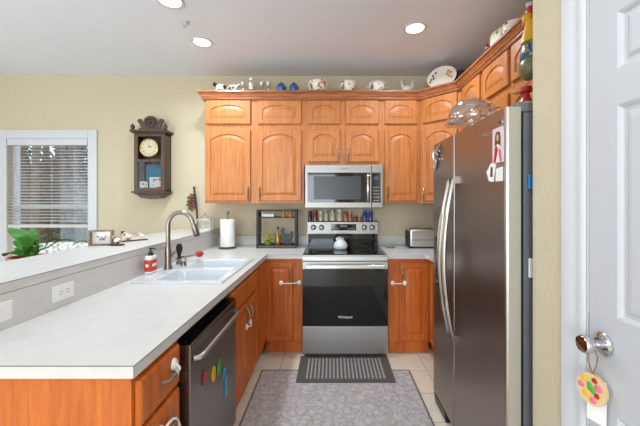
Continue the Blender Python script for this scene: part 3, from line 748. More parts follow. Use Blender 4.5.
# ------------------------------------------------------------------ range
RX0, RX1 = -0.264, 0.498; RC = (RX0+RX1)/2; RW = (RX1-RX0)/2
rg = thing('kitchen_range', 'stainless freestanding electric range with black glass cooktop and oven door', 'range', (RC, 2.86, 0))
MB().box(-RW, RW, 0.03, 0.66, 0.05, 0.905).build('body', M['steel'], rg)
for sx in (-1, 1):
    for yy in (0.08, 0.6): MB().lathe([(0.001, 0), (0.018, 0), (0.018, 0.0495), (0.001, 0.0495)], (sx*(RW-0.05), yy, 0), n=12).build('foot', M['black'], rg)
MB().box(-RW, RW, 0.0, 0.62, 0.9055, 0.917).build('cooktop_trim', M['steel'], rg, bevel=0.003)
ct = MB().box(-RW+0.012, RW-0.012, 0.03, 0.585, 0.9175, 0.922).build('cooktop_glass', M['blackglass'], rg, bevel=0.002)
b0 = []
for (x_, y_, r_) in ((-0.19, 0.16, 0.11), (0.19, 0.16, 0.085), (-0.19, 0.42, 0.075), (0.19, 0.42, 0.11), (0, 0.46, 0.05)):
    N = 40; v = []; f = []
    for k in range(N):
        a = 2*PI*k/N; v += [(x_+r_*math.cos(a), y_+r_*math.sin(a), 0.9224), (x_+(r_-0.004)*math.cos(a), y_+(r_-0.004)*math.sin(a), 0.9224)]
    for k in range(N): i, j = 2*k, 2*((k+1) % N); f.append((i, j, j+1, i+1))
    MB().add(v, f).build('burner_ring', M['lidgrey'], ct)
MB().box(-RW, RW, 0.0, 0.03, 0.868, 0.905).build('front_strip', M['steel'], rg)
od = MB().box(-RW+0.003, RW-0.003, -0.03, 0.028, 0.295, 0.862).build('oven_door', M['steel'], rg, bevel=0.003)
MB().box(-RW+0.004, RW-0.004, -0.033, -0.0305, 0.298, 0.80).build('door_glass', M['blackglass'], od)
MB().box(-RW+0.09, RW-0.09, -0.0336, -0.0331, 0.40, 0.70).build('oven_window', M['blackglass'], od)
b = MB(); hy = -0.075
b.box(-RW+0.03, RW-0.03, hy-0.014, hy+0.01, 0.812, 0.846); b.build('handle', M['chrome'], od, bevel=0.006, seg=3)
for sx in (-1, 1): MB().box(sx*(RW-0.06)-0.012, sx*(RW-0.06)+0.012, hy+0.0102, -0.0303, 0.815, 0.843).build('handle_bracket', M['steel'], od)
lettering('Whirlpool', 0.030, M['whiteplastic'], od, (0, -0.0345, 0.375), (PI/2, 0, 0))
MB().box(-RW+0.003, RW-0.003, -0.028, 0.028, 0.048, 0.29).build('storage_drawer', M['steel'], rg, bevel=0.003)
# backguard
bgd = MB().prism([(0.60, 0.923), (0.655, 0.923), (0.655, 1.182), (0.63, 1.182), (0.612, 1.172)], 'x', -0.385, 0.385).build('backguard', M['steeldim'], rg, bevel=0.002)
MB().box(-0.375, 0.375, 0.590, 0.5995, 0.9235, 1.045).build('vent_panel', M['blackglass'], bgd)
def bgy(z): return 0.60+0.012*(z-0.923)/0.249-0.001
MB().box(-0.128, 0.145, bgy(1.12)-0.006, bgy(1.12)-0.0005, 1.082, 1.150).build('display_panel', M['blackglass'], bgd)
MB().box(-0.03, 0.045, bgy(1.12)-0.0068, bgy(1.12)-0.0062, 1.115, 1.140).build('clock_display', M['display'], bgd)
for x_ in (-0.318, -0.232, 0.232, 0.318):
    MB().lathe([(0.001, 0), (0.030, 0), (0.029, -0.006), (0.022, -0.010), (0.020, -0.024), (0.016, -0.026), (0.001, -0.026)], (x_, bgy(1.115), 1.113), 'y', 22).box(x_-0.004, x_+0.004, bgy(1.115)-0.032, bgy(1.115)-0.02, 1.095, 1.131).build('knob', M['steeldim'], bgd, smooth=True)
for k in range(8):
    x_ = [-0.115, -0.09, -0.065, 0.06, 0.08, 0.10, 0.12, -0.045][k]
    MB().box(x_-0.006, x_+0.006, bgy(1.12)-0.0068, bgy(1.12)-0.0062, 1.098, 1.103).build('touch_key', M['lidgrey'], bgd)

# ------------------------------------------------------------------ microwave
mw = thing('microwave_oven', 'stainless over-the-range microwave mounted under the short oak cabinet', 'microwave', (RC, 3.13, 1.33))
H = 0.423
MB().box(-RW, RW, 0.03, 0.405, 0.006, H).build('body', M['steeldim'], mw)
MB().box(-RW+0.02, RW-0.02, 0.03, 0.40, 0, 0.0055).build('underside', M['black'], mw)
mdw = MB().box(-RW, RW-0.113, 0, 0.029, 0.004, H).build('door', M['steeldim'], mw, bevel=0.003)
MB().box(-RW+0.025, RW-0.125, -0.002, -0.0003, 0.055, H-0.075).build('door_glass', M['blackglass'], mdw)
MB().box(-RW+0.085, RW-0.215, -0.0026, -0.0022, 0.085, H-0.11).build('window_mesh', mat('mesh_screen', (36, 38, 41), 0.3), mdw)
b = MB(); hx = RW-0.150
P = [(hx, -0.004+(-0.036)*math.sin(PI*i/10)**0.5, 0.07+(H-0.16)*i/10) for i in range(11)]
b.tube(P, 0.013, 10).build('handle', M['chrome'], mdw, smooth=True)
lettering('Whirlpool', 0.020, M['ironblack'], mdw, (0.0, -0.0012, H-0.035), (PI/2, 0, 0))
cp = MB().box(RW-0.110, RW, 0, 0.029, 0.004, H).build('control_panel', M['steeldim'], mw, bevel=0.003)
kp = MB().box(RW-0.108, RW-0.022, -0.002, -0.0003, 0.055, H-0.075).build('keypad', M['blackglass'], cp)
MB().box(RW-0.085, RW-0.045, -0.0028, -0.0022, H-0.145, H-0.115).build('clock_display', M['display'], cp)
b = MB()
for i in range(3):
    for j in range(5): MB().box(RW-0.092+i*0.02, RW-0.08+i*0.02, -0.0028, -0.0022, 0.07+j*0.032, 0.08+j*0.032).build('key', M['lidgrey'], cp)

# ------------------------------------------------------------------ refrigerator (faces -x): local x -> -y world
FX = 0.7145; FY1 = 2.262; FW = FY1-1.315; FH = 1.794
fr = thing('refrigerator', 'large stainless side-by-side refrigerator with two curved handles', 'refrigerator', (FX, FY1, 0), -PI/2)
MB().box(0.008, FW-0.008, 0.075, 0.745, 0.03, FH-0.02).build('body', M['fridgeside'], fr, bevel=0.004)
GX = FY1-1.879
def fdoor(x0, x1, nm):
    b = MB(); r = 0.012
    pts = [(x0, 0.062), (x1, 0.062), (x1, r), (x1-0.003, r*0.35), (x1-r, 0), (x0+r, 0), (x0+0.003, r*0.35), (x0, r)]
    b.prism(pts, 'z', 0.075, FH)
    o = b.build(nm, [M['steelv'], M['dooredge']], fr)
    for p in o.data.polygons:
        c_ = p.center; nn = p.normal
        if abs(nn.z) > 0.9 or abs(nn.x) > 0.95: p.material_index = 1
    return o
d1 = fdoor(0, GX-0.002, 'freezer_door'); d2 = fdoor(GX+0.002, FW, 'fridge_door')
MB().box(0.004, FW-0.004, 0.0625, 0.0745, 0.08, FH-0.02).build('gasket', M['black'], fr)
MB().box(0.01, FW-0.01, 0.04, 0.072, 0.012, 0.072).build('toe_grille', M['black'], fr)
for x_ in (0.03, FW-0.03):
    MB().box(x_-0.025, x_+0.025, 0.05, 0.13, FH-0.019, FH+0.022).build('hinge_cover', M['fridgeside'], fr, bevel=0.004)
    MB().tube([(x_-0.02, 0.08, 0.03), (x_+0.02, 0.08, 0.03)], 0.0299, 14).build('wheel', M['black'], fr, smooth=True)
MB().prism([(0.006, 0.0), (0.05, 0.0), (0.05, 0.074), (-0.004, 0.074), (0.0, 0.03)], 'x', 0.03, 0.24).build('front_foot', M['black'], fr, bevel=0.004)
def fhandle(parent, x):
    b = MB(); n = 20; z0_, z1_ = 0.60, 1.535; W_ = 0.013
    v = []; f = []
    for i in range(n+1):
        u = i/n; z = z0_+(z1_-z0_)*u; y = -0.012-0.062*math.sin(PI*u)**0.8; th = 0.010+0.006*math.sin(PI*u)
        for (dx, dy) in ((-W_, 0.4*th), (-W_*0.7, -0.6*th), (0, -th), (W_*0.7, -0.6*th), (W_, 0.4*th), (0, th)): v.append((x+dx, y+dy, z))
    m_ = 6
    for i in range(n):
        for k in range(m_): f.append((i*m_+k, i*m_+(k+1) % m_, (i+1)*m_+(k+1) % m_, (i+1)*m_+k))
    f.append(tuple(range(m_))); f.append(tuple(n*m_+k for k in range(m_)))
    b.add(v, f)
    b.box(x-W_, x+W_, -0.02, -0.0005, z0_-0.01, z0_+0.03); b.box(x-W_, x+W_, -0.02, -0.0005, z1_-0.03, z1_+0.01)
    return b.build('handle', M['nickel'], parent, smooth=True)
fhandle(d1, GX-0.034); fhandle(d2, GX+0.034)
b = MB(); b.box(0.07, 0.255, -0.003, -0.0004, 0.83, 1.16); b.build('dispenser_frame', M['blackglass'], d1, bevel=0.001)
MB().box(0.085, 0.24, -0.0045, -0.0032, 0.86, 1.05).build('dispenser_recess', M['black'], d1)
MB().box(0.095, 0.23, -0.02, -0.0047, 0.862, 0.872).build('drip_tray', M['lidgrey'], d1)
lettering('Whirlpool', 0.030, M['steel'], d2, (FW-0.155, -0.0006, 1.715), (PI/2, 0, 0))

# things on the fridge door face
def on_fridge(name, label, cat, yworld, z): return thing(name, label, cat, (FX-0.0008, yworld, z), -PI/2)
t = on_fridge('picture_magnet', 'tall picture magnet of a long-haired figure in red and white on the refrigerator', 'magnet', 1.372, 1.645)
MB().box(-0.045, 0.045, -0.003, -0.0004, -0.075, 0.075).build('card', M['paleprint'], t)
b = MB(); b.mi(0); N = 18
b.prism([(-0.020, -0.016), (0.022, -0.018), (0.024, 0.03), (0.018, 0.052), (0.0, 0.060), (-0.016, 0.054), (-0.022, 0.034), (-0.024, 0.005)], 'y', -0.0036, -0.0031)
b.mi(1); b.prism([(0.010*math.cos(2*PI*k/N), 0.032+0.016*math.sin(2*PI*k/N)) for k in range(N)], 'y', -0.0042, -0.0037)
b.mi(4); b.prism([(-0.038, -0.072), (0.038, -0.072), (0.034, -0.03), (0.018, -0.004), (0.0, 0.006), (-0.018, -0.004), (-0.034, -0.03)], 'y', -0.0042, -0.0037)
b.mi(2); b.prism([(-0.034, -0.072), (-0.014, -0.072), (0.004, -0.02), (-0.004, 0.0), (-0.022, -0.008)], 'y', -0.0047, -0.0043)
b.mi(3); b.prism([(0.018, -0.072), (0.037, -0.072), (0.032, -0.03), (0.014, -0.008), (0.008, -0.03)], 'y', -0.0047, -0.0043)
b.build('figure_print', [M['brownhair'], M['skin'], M['red'], M['pink'], M['paper']], t)
t = on_fridge('note_magnet', 'white cut-out paper notes with brown figures stuck below the picture magnet', 'magnet', 1.40, 1.545)
MB().prism([(-0.07, -0.005), (-0.045, -0.05), (-0.01, -0.055), (0.0, -0.01), (0.01, 0.022), (-0.03, 0.028), (-0.05, 0.006)], 'y', -0.005, -0.0004).build('note', M['paper'], t)
MB().prism([(0.012, -0.055), (0.065, -0.055), (0.065, 0.005), (0.012, 0.0)], 'y', -0.004, -0.0004).build('note', M['whiteplastic'], t)
MB().prism([(-0.034, -0.03), (-0.012, -0.035), (-0.010, 0.010), (-0.028, 0.012)], 'y', -0.0058, -0.0052).build('print', M['rust'], t)
t = on_fridge('round_magnet', 'small round silver magnet clipped above the picture magnet', 'magnet', 1.345, 1.737)
MB().lathe([(0.001, -0.0005), (0.016, -0.0005), (0.015, -0.006), (0.001, -0.008)], axis='y', n=20).build('disc', M['chrome'], t, smooth=True)
MB().lathe([(0.001, -0.0082), (0.008, -0.0082), (0.006, -0.012), (0.001, -0.012)], axis='y', n=14).build('knob', M['darkwood'], t, smooth=True)
t = on_fridge('ribbon_magnet', 'shiny silver ribbon-like ornament magnet on the freezer door corner', 'magnet', 2.15, 1.70)
b = MB()
for (a, c) in (((-0.05, 0.06), (0.03, 0.0)), ((0.05, 0.07), (-0.02, 0.0)), ((-0.06, 0.0), (0.05, -0.02)), ((-0.03, -0.02), (-0.055, -0.09)), ((0.0, 0.0), (-0.03, -0.07)), ((-0.06, 0.06), (-0.065, -0.02))):
    b.tube([(a[0], -0.007, a[1]), ((a[0]+c[0])/2, -0.014, (a[1]+c[1])/2), (c[0], -0.007, c[1])], [0.006, 0.011, 0.006], 8)
b.build('ribbon', M['chrome'], t, smooth=True)
t = thing('magnet_clip', 'bright blue plastic clip on the side of the refrigerator', 'clip', (0.836, 1.322, 1.485), 0)
t.location = (0.822, 1.3225, 1.485)
MB().box(-0.016, 0.016, -0.012, -0.0006, -0.03, 0.03).build('clip_body', M['blue'], t, bevel=0.003)
o = MB().box(-0.012, 0.012, -0.008, -0.0006, -0.04, 0.04).build('wall_hook', M['whiteplastic'], bevel=0.003, loc=(0.822, 1.3225, 1.13)); tag(o, 'small white plastic hook low on the side of the refrigerator', 'hook')
# glass cake dome on the fridge
t = thing('cake_dome', 'clear glass covered dish with knob sitting on top of the refrigerator', 'dish', (0.875, 2.0, 1.80))
MB().lathe([(0.001, 0), (0.07, 0), (0.075, 0.01), (0.03, 0.03), (0.025, 0.05), (0.06, 0.07), (0.155, 0.085), (0.165, 0.10), (0.160, 0.10), (0.15, 0.092), (0.001, 0.078)], n=36).build('stand', M['clear'], t, smooth=True)
MB().lathe([(0.140, 0.1005), (0.146, 0.12), (0.13, 0.18), (0.09, 0.22), (0.02, 0.235), (0.001, 0.236), (0.001, 0.233), (0.02, 0.231), (0.088, 0.217), (0.127, 0.178), (0.142, 0.12), (0.136, 0.1005)], n=36, cap=False).build('dome', M['clear'], t, smooth=True)
MB().lathe([(0.001, 0.2365), (0.012, 0.2365), (0.010, 0.245), (0.022, 0.26), (0.018, 0.275), (0.001, 0.28)], n=18).build('knob', M['clear'], t, smooth=True)

# ------------------------------------------------------------------ rugs
t = thing('area_rug', 'large mottled grey area rug on the tile floor between the cabinets', 'rug', (0.03, 1.55, 0))
MB().box(-0.597, 0.597, -1.08, 1.08, 0.0005, 0.008).build('pile', M['rug'], t)
b = MB(); b.box(-0.61, -0.5975, -1.093, 1.093, 0.0005, 0.0085); b.box(0.5975, 0.61, -1.093, 1.093, 0.0005, 0.0085); b.box(-0.5975, 0.5975, 1.0805, 1.093, 0.0005, 0.0085); b.box(-0.5975, 0.5975, -1.093, -1.0805, 0.0005, 0.0085)
b.build('binding', M['rugedge'], t)
t = thing('kitchen_mat', 'dark grey bordered mat with pale check stripes in front of the range', 'mat', (0.107, 2.655, 0.009))
MB().box(-0.385, 0.385, -0.205, 0.205, 0, 0.006).build('mat_base', M['matdark'], t, bevel=0.002)
b = MB(); nx = 21
for i in range(nx):
    x_ = -0.305+i*0.61/(nx-1)
    b.box(x_-0.0075, x_+0.0075, -0.155, 0.165, 0.0062, 0.0072)
b.build('stripes', M['matlight'], t)
b = MB()
for j in range(11):
    y_ = -0.145+j*0.030; b.box(-0.312, 0.312, y_-0.0018, y_+0.0018, 0.0073, 0.0078)
b.build('cross_stripes', M['matdark'], t)

# ------------------------------------------------------------------ child locks
def lock(label, p, q, sag=0.02, out=(0, -1, 0), group=None):
    p, q, o_ = Vector(p), Vector(q), Vector(out)
    t = thing('child_lock', label, 'child lock', tuple(p))
    d = q-p
    ax = 'y' if abs(out[1]) > 0.5 else 'x'; sg = out[1] if ax == 'y' else out[0]
    for c_ in (Vector((0, 0, 0)), d):
        MB().lathe([(0.001, 0.0), (0.018, 0.0), (0.018, sg*0.006), (0.013, sg*0.012), (0.001, sg*0.013)], tuple(c_), ax, 18, sy=1.25).build('pad', M['whiteplastic'], t, smooth=True)
    P = [Vector((0, 0, 0))+d*(i/8)+o_*(0.010+0.012*math.sin(PI*i/8))+Vector((0, 0, -sag*math.sin(PI*i/8))) for i in range(9)]
    MB().tube(P, 0.0045, 8).build('strap', M['whiteplastic'], t, smooth=True)
lock('white child lock strap on the base cabinet left of the range', (X(281, 2.9), 2.9085, 0.655), (X(299, 2.9), 2.9285, 0.655), 0.0)
lock('white child lock strap on the base cabinet right of the range', (X(393, 2.9), 2.9285, 0.650), (X(405, 2.9), 2.9085, 0.655), 0.0)
def lockx(label, y0, z0_, y1, z1_, sag): lock(label, (XF+0.0215, y0, z0_), (XF+0.0215, y1, z1_), sag, (1, 0, 0))
lockx('white child lock strap joining the two sink cabinet doors', YS+0.30, 0.535, YS+0.385, 0.545, 0.01)
lockx('white child lock pad on the top drawer at the peninsula end', 1.19, 0.80, 1.20, 0.765, 0.0)
lockx('white looped child lock strap on the middle drawer at the peninsula end', 1.095, 0.615, 1.235, 0.495, -0.06)

# ------------------------------------------------------------------ things on the counters
t = thing('paper_towel_holder', 'steel paper towel stand holding a white roll in the left corner', 'holder', (-1.07, 3.28, 0.9155))
MB().lathe([(0.001, 0), (0.090, 0), (0.090, 0.006), (0.07, 0.012), (0.001, 0.014)], n=32).build('base', M['nickel'], t, smooth=True)
MB().lathe([(0.001, 0.0145), (0.006, 0.0145), (0.006, 0.335), (0.012, 0.345), (0.018, 0.36), (0.018, 0.372), (0.010, 0.385), (0.001, 0.387)], n=18).build('post', M['nickel'], t, smooth=True)
r_ = tag(MB().lathe([(0.022, 0.02), (0.070, 0.02), (0.071, 0.03), (0.071, 0.29), (0.070, 0.298), (0.022, 0.298)], n=36).build('paper_towel_roll', M['paper'], smooth=True, loc=(-1.07, 3.28, 0.9155)), 'white paper towel roll on the steel stand', 'paper towel')

# rack with rooster
t = thing('counter_rack', 'black metal two-tier rack holding the rooster left of the range', 'rack', (-0.568, 3.35, 0.9155))
b = MB(); hw_, hd_, hh = 0.208, 0.07, 0.395; r = 0.011
for sx in (-1, 1):
    for sy in (-1, 1): MB().box(sx*(hw_-r)-r, sx*(hw_-r)+r, sy*(hd_-r)-r, sy*(hd_-r)+r, 0, hh).build('post', M['ironblack'], t)
    MB().box(sx*(hw_-0.004)-0.004, sx*(hw_-0.004)+0.004, -hd_+2*r, hd_-2*r, hh-0.07, hh-0.015).build('side_rail', M['ironblack'], t)
MB().box(-hw_+0.022, hw_-0.022, -hd_, hd_, 0.010, 0.020).build('shelf', M['midwood'], t)
MB().box(-hw_+0.022, hw_-0.022, -hd_, hd_, hh-0.085, hh-0.075).build('shelf', M['ironblack'], t)
for yy in (-hd_+0.004, hd_-0.004):
    MB().box(-hw_+0.022, hw_-0.022, yy-0.004, yy+0.004, 0.0205, 0.034).build('rail', M['ironblack'], t)
    MB().box(-hw_+0.022, hw_-0.022, yy-0.004, yy+0.004, hh-0.016, hh-0.004).build('rail', M['ironblack'], t)
    
o = MB().box(-0.065, 0.065, -0.03, 0.03, 0, 0.032).build('recipe_box', M['paper'], bevel=0.004, loc=(-0.665, 3.34, 0.9155+hh-0.0745)); tag(o, 'flat white box on the upper shelf of the black rack', 'box')
for i, x_ in enumerate((-0.505, -0.435)):
    t2 = thing('salt_shaker', ['orange cone-shaped shaker on the rack, the left one', 'orange cone-shaped shaker on the rack, at its right end'][i], 'shaker', (x_, 3.34, 0.9155+hh-0.0745), 0, 'orange shakers on the rack')
    MB().lathe([(0.001, 0), (0.024, 0), (0.024, 0.012), (0.016, 0.045), (0.010, 0.06), (0.001, 0.06)], n=18).build('body', M['orange'], t2, smooth=True)
    MB().lathe([(0.001, 0.0605), (0.011, 0.0605), (0.009, 0.075), (0.001, 0.078)], n=16).build('cap', M['orange'], t2, smooth=True)
# rooster silhouette figure
pts = [(-0.058, 0.0), (0.058, 0.0), (0.050, 0.018), (0.018, 0.028), (0.022, 0.048), (0.050, 0.066), (0.064, 0.095), (0.066, 0.135), (0.052, 0.150), (0.040, 0.142), (0.034, 0.118), (0.015, 0.108), (-0.012, 0.112), (-0.026, 0.130), (-0.030, 0.158), (-0.022, 0.170), (-0.034, 0.178), (-0.042, 0.190), (-0.052, 0.176), (-0.054, 0.160), (-0.066, 0.150), (-0.054, 0.143), (-0.056, 0.125), (-0.060, 0.10), (-0.052, 0.07), (-0.030, 0.050), (-0.016, 0.028), (-0.050, 0.018)]
o = MB().prism(pts, 'y', -0.014, 0.014).build('rooster_figurine', M['black'], bevel=0.005, seg=3, loc=(-0.475, 3.34, 0.9362)); tag(o, 'black rooster figurine standing on the lower shelf of the rack', 'figurine')
t2 = thing('potted_plant', 'small yellow-green plant in a green pot inside the black rack', 'plant', (-0.665, 3.33, 0.9362))
MB().lathe([(0.001, 0), (0.032, 0), (0.044, 0.05), (0.040, 0.05), (0.001, 0.04)], n=18).build('pot', mat('green_pot', (110, 140, 50), 0.3), t2, smooth=True)
b = MB()
for i in range(150):
    a = random.random()*2*PI; rr = 0.06*math.sqrt(random.random()); z = 0.04+random.random()*0.11*(1-rr/0.09); c_ = Vector((rr*math.cos(a), rr*math.sin(a), z)); s = 0.010
    u = Vector((random.gauss(0, 1), random.gauss(0, 1), random.gauss(0, 1))).normalized()*s; v_ = u.orthogonal().normalized()*s*0.6
    b.add([c_-u, c_+v_, c_+u, c_-v_], [(0, 1, 2, 3)])
lf = b.build('foliage', M['leafyel'], t2); lf['kind'] = 'stuff'
t2 = thing('oil_bottle', 'slim oil bottle with black stopper behind the plant in the rack', 'bottle', (-0.572, 3.375, 0.9362))
MB().lathe([(0.001, 0), (0.028, 0), (0.029, 0.08), (0.024, 0.10), (0.011, 0.125), (0.010, 0.165), (0.001, 0.165)], n=20).build('bottle', M['oil'], t2, smooth=True)
MB().lathe([(0.001, 0.1655), (0.013, 0.1655), (0.013, 0.19), (0.001, 0.195)], n=16).build('stopper', M['black'], t2, smooth=True)

# toaster
t = thing('toaster', 'brushed steel long-slot toaster on the countertop right of the range', 'toaster', (0.93, 3.34, 0.9155))
MB().box(-0.135, 0.155, -0.075, 0.075, 0.012, 0.195).build('housing', mat('toaster_steel', (232, 220, 212), 0.38, 1.0), t, bevel=0.02, seg=4, smooth=True)
MB().box(-0.15, -0.1355, -0.072, 0.072, 0.012, 0.18).build('end_panel', M['ironblack'], t, bevel=0.006)
MB().box(0.1555, 0.165, -0.072, 0.072, 0.012, 0.18).build('end_panel', M['ironblack'], t, bevel=0.004)
MB().box(-0.12, 0.14, -0.02, 0.02, 0.1952, 0.197).build('slot', M['black'], t)
MB().box(-0.165, -0.1505, -0.015, 0.015, 0.10, 0.12).build('lever', M['black'], t)
MB().box(-0.12, 0.145, -0.077, -0.0755, 0.085, 0.089).build('crease', M['ironblack'], t)
for x_ in (-0.11, 0.12): MB().box(x_-0.012, x_+0.012, -0.05, 0.05, 0, 0.0115).build('foot', M['black'], t)
o = MB().lathe([(0.001, 0), (0.035, 0), (0.058, 0.014), (0.062, 0.024), (0.058, 0.024), (0.035, 0.006), (0.001, 0.006)], n=28, sy=0.7).build('trinket_dish', mat('sage_dish', (150, 156, 138), 0.3), smooth=True, loc=(0.605, 3.33, 0.9155)); tag(o, 'small sage green oval dish on the countertop between range and toaster', 'dish')

# kettle on the cooktop
t = thing('coffee_pot', 'white rounded stovetop pot with black handle on the cooktop', 'pot', (0.085, 3.20, 0.9225))
MB().lathe([(0.001, 0), (0.058, 0), (0.070, 0.012), (0.071, 0.035), (0.058, 0.065), (0.036, 0.088), (0.034, 0.10), (0.040, 0.112), (0.001, 0.112)], n=32).build('body', M['porcelain'], t, smooth=True)
MB().lathe([(0.001, 0.1125), (0.040, 0.1125), (0.036, 0.122), (0.014, 0.130), (0.001, 0.130)], n=24).build('lid', M['chrome'], t, smooth=True)
MB().ball((0, 0, 0.138), 0.010).build('lid_knob', M['black'], t, smooth=True)
MB().tube([(0.036, 0, 0.10), (0.07, 0, 0.118), (0.098, 0, 0.11), (0.108, 0, 0.08), (0.104, 0, 0.055)], [0.008, 0.010, 0.011, 0.010, 0.007], 10).build('handle', M['black'], t, smooth=True)
MB().tube([(-0.034, 0, 0.09), (-0.042, 0, 0.103), (-0.046, 0, 0.108)], [0.010, 0.008, 0.005], 10).build('spout', M['porcelain'], t, smooth=True)

# spice jars on the backguard
sj = [(310, 9, 'spice1', 'black', 0.019, 'dark brown spice jar at the far left of the row over the range'),
      (315.2, 9.5, 'spice2', 'red', 0.021, 'reddish-brown spice jar with a red lid, second from the left over the range'),
      (320.8, 8.5, 'spice3', 'whiteplastic', 0.021, 'pale spice jar with a white lid beside the red-lidded one'),
      (326.3, 9, 'spice3', 'lidgrey', 0.020, 'slim pale spice jar with grey lid in the row over the range'),
      (332.6, 10.5, 'spice3', 'lidgrey', 0.027, 'wide cream jar with grey lid, left one of the two largest spice jars'),
      (339.8, 10.5, 'spice3', 'whiteplastic', 0.027, 'wide cream jar with white lid, right one of the two largest spice jars'),
      (345.7, 8, 'spice4', 'red', 0.019, 'orange-brown spice jar with red lid just right of the wide cream jars'),
      (350.3, 8, 'spice4', 'lidgrey', 0.018, 'orange-brown spice jar with grey lid beside the short jars'),
      (355.1, 4.5, 'spice2', 'spice4', 0.019, 'very short brown jar, left of the two shortest over the range'),
      (359.6, 4.5, 'spice4', 'spice3', 0.019, 'very short tan jar, right of the two shortest over the range'),
      (364.8, 10, 'spiceb', 'blue', 0.022, 'blue spice container, left one of the blue pair over the range'),
      (370.6, 10, 'spiceb', 'spiceb', 0.022, 'blue spice container at the far right of the row over the range')]
ysj = 2.86+0.643
for px, h, m_, lm, r, lab in sj:
    s_ = F/ysj; hh_ = h/s_+0.012; r = r*1.15
    t = thing('spice_jar', lab, 'jar', (X(px, ysj), ysj, 1.1825), 0, 'spice jars on top of the range backguard')
    MB().lathe([(0.001, 0), (r, 0), (r, hh_*0.68), (r*0.8, hh_*0.76), (0.001, hh_*0.76)], n=18).build('jar', M[m_], t, smooth=True)
    MB().lathe([(0.001, hh_*0.765), (r*0.85, hh_*0.765), (r*0.85, hh_*0.98), (0.001, hh_)], n=18).build('lid', M[lm], t, smooth=True)

# ------------------------------------------------------------------ bar: butterfly frame, figurines, terrarium, plant
t = thing('butterfly_frame', 'small wooden shadow frame with an orange butterfly on the bar ledge', 'frame', (-1.597, 2.215, BZ+0.0005), math.radians(12))
hw_, hh_ = 0.073, 0.106
b = MB(); b.box(-hw_, hw_, -0.015, 0.015, 0, 0.010); b.box(-hw_, hw_, -0.015, 0.015, hh_-0.010, hh_); b.box(-hw_, -hw_+0.012, -0.015, 0.015, 0.010, hh_-0.010); b.box(hw_-0.012, hw_, -0.015, 0.015, 0.010, hh_-0.010)
b.build('frame', M['midwood'], t)
MB().box(-hw_+0.012, hw_-0.012, 0.008, 0.012, 0.010, hh_-0.010).build('backing', M['paper'], t)
b = MB()
for s in (-1, 1):
    b.mi(0); b.prism([(0, 0.050), (s*0.012, 0.062), (s*0.030, 0.070), (s*0.032, 0.062), (s*0.020, 0.048), (s*0.018, 0.034), (s*0.008, 0.034)], 'y', 0.004, 0.006)
    b.mi(1); b.prism([(s*0.006, 0.052), (s*0.014, 0.058), (s*0.022, 0.061), (s*0.014, 0.049), (s*0.010, 0.042)], 'y', 0.003, 0.0039)
b.mi(0); b.box(-0.002, 0.002, 0.002, 0.007, 0.036, 0.062)
b.build('butterfly', [M['brownhair'], M['orange']], t)
MB().box(-hw_+0.012, hw_-0.012, -0.010, -0.008, 0.010, hh_-0.010).build('glass', glass('frame_glass', (250, 250, 250), 0.03), t)
o = MB().lathe([(0.001, 0), (0.05, 0), (0.065, 0.008), (0.06, 0.010), (0.001, 0.004)], n=24, sy=0.5).build('wooden_tray', M['darkwood'], smooth=True, loc=(-1.50, 2.22, BZ+0.0005)); tag(o, 'small dark wooden tray lying in front of the butterfly frame', 'tray')
def cat_fig(label, x, y, s, m_):
    t = thing('animal_figurine', label, 'figurine', (x, y, BZ+0.0005), 0.4)
    b = MB(); b.ball((0, 0, 0.026*s), 0.030*s, 0.020*s, 0.026*s); b.ball((-0.022*s, 0, 0.052*s), 0.018*s, 0.016*s, 0.016*s)
    b.tube([(-0.030*s, -0.008*s, 0.060*s), (-0.033*s, -0.010*s, 0.076*s)], [0.007*s, 0.001], 6); b.tube([(-0.030*s, 0.008*s, 0.060*s), (-0.033*s, 0.010*s, 0.076*s)], [0.007*s, 0.001], 6)
    b.tube([(0.026*s, 0, 0.02*s), (0.042*s, 0.0, 0.03*s), (0.044*s, 0.0, 0.05*s)], [0.007*s, 0.005*s, 0.003*s], 6)
    b.build('body', m_, t, smooth=True)
    return t
cat_fig('tiny white and brown animal figurine nearest the butterfly frame', -1.505, 2.24, 0.8, M['calico']).location.z += 0.009
cat_fig('larger calico animal figurine on the bar ledge right of the frame', -1.60, 2.50, 1.1, M['calico'])
cat_fig('small pale figurine furthest right in the group on the bar ledge', -1.58, 2.66, 0.6, M['ceramic'])
o = MB().box(-0.1, 0.1, -0.02, 0.02, 0, 0.008).build('wooden_strip', M['darkwood'], bevel=0.003, loc=(-1.53, 2.46, BZ+0.0005)); o.rotation_euler.z = 0.9; tag(o, 'thin dark wooden base in front of the calico figurine', 'base')

t = thing('glass_terrarium', 'small clear glass house-shaped case with pink peak at the bar end', 'terrarium', (-1.335, 3.36, BZ+0.0005), 0.1)
b = MB(); w_, h_ = 0.068, 0.11; r = 0.003
b2 = MB()
for (p, q) in [((-w_, -w_, 0), (-w_, -w_, h_)), ((w_, -w_, 0), (w_, -w_, h_)), ((-w_, w_, 0), (-w_, w_, h_)), ((w_, w_, 0), (w_, w_, h_)), ((0, -w_, 0), (0, -w_, h_)),
               ((-w_, -w_, h_), (w_, -w_, h_)), ((-w_, w_, h_), (w_, w_, h_)), ((-w_, -w_, h_), (-w_, w_, h_)), ((w_, -w_, h_), (w_, w_, h_)),
               ((-w_, -w_, 0.003), (w_, -w_, 0.003)), ((-w_, w_, 0.003), (w_, w_, 0.003)), ((-w_, -w_, 0.003), (-w_, w_, 0.003)), ((w_, -w_, 0.003), (w_, w_, 0.003))]: b2.tube([p, q], r, 6)
b2.build('frame', M['whiteplastic'], t)
b3 = MB()
for (sx, sy) in ((-1, -1), (1, -1), (-1, 1), (1, 1)): b3.tube([(sx*w_, sy*w_, h_), (0, 0, h_+0.055)], 0.003, 6)
b3.build('roof_frame', M['mauve'], t)
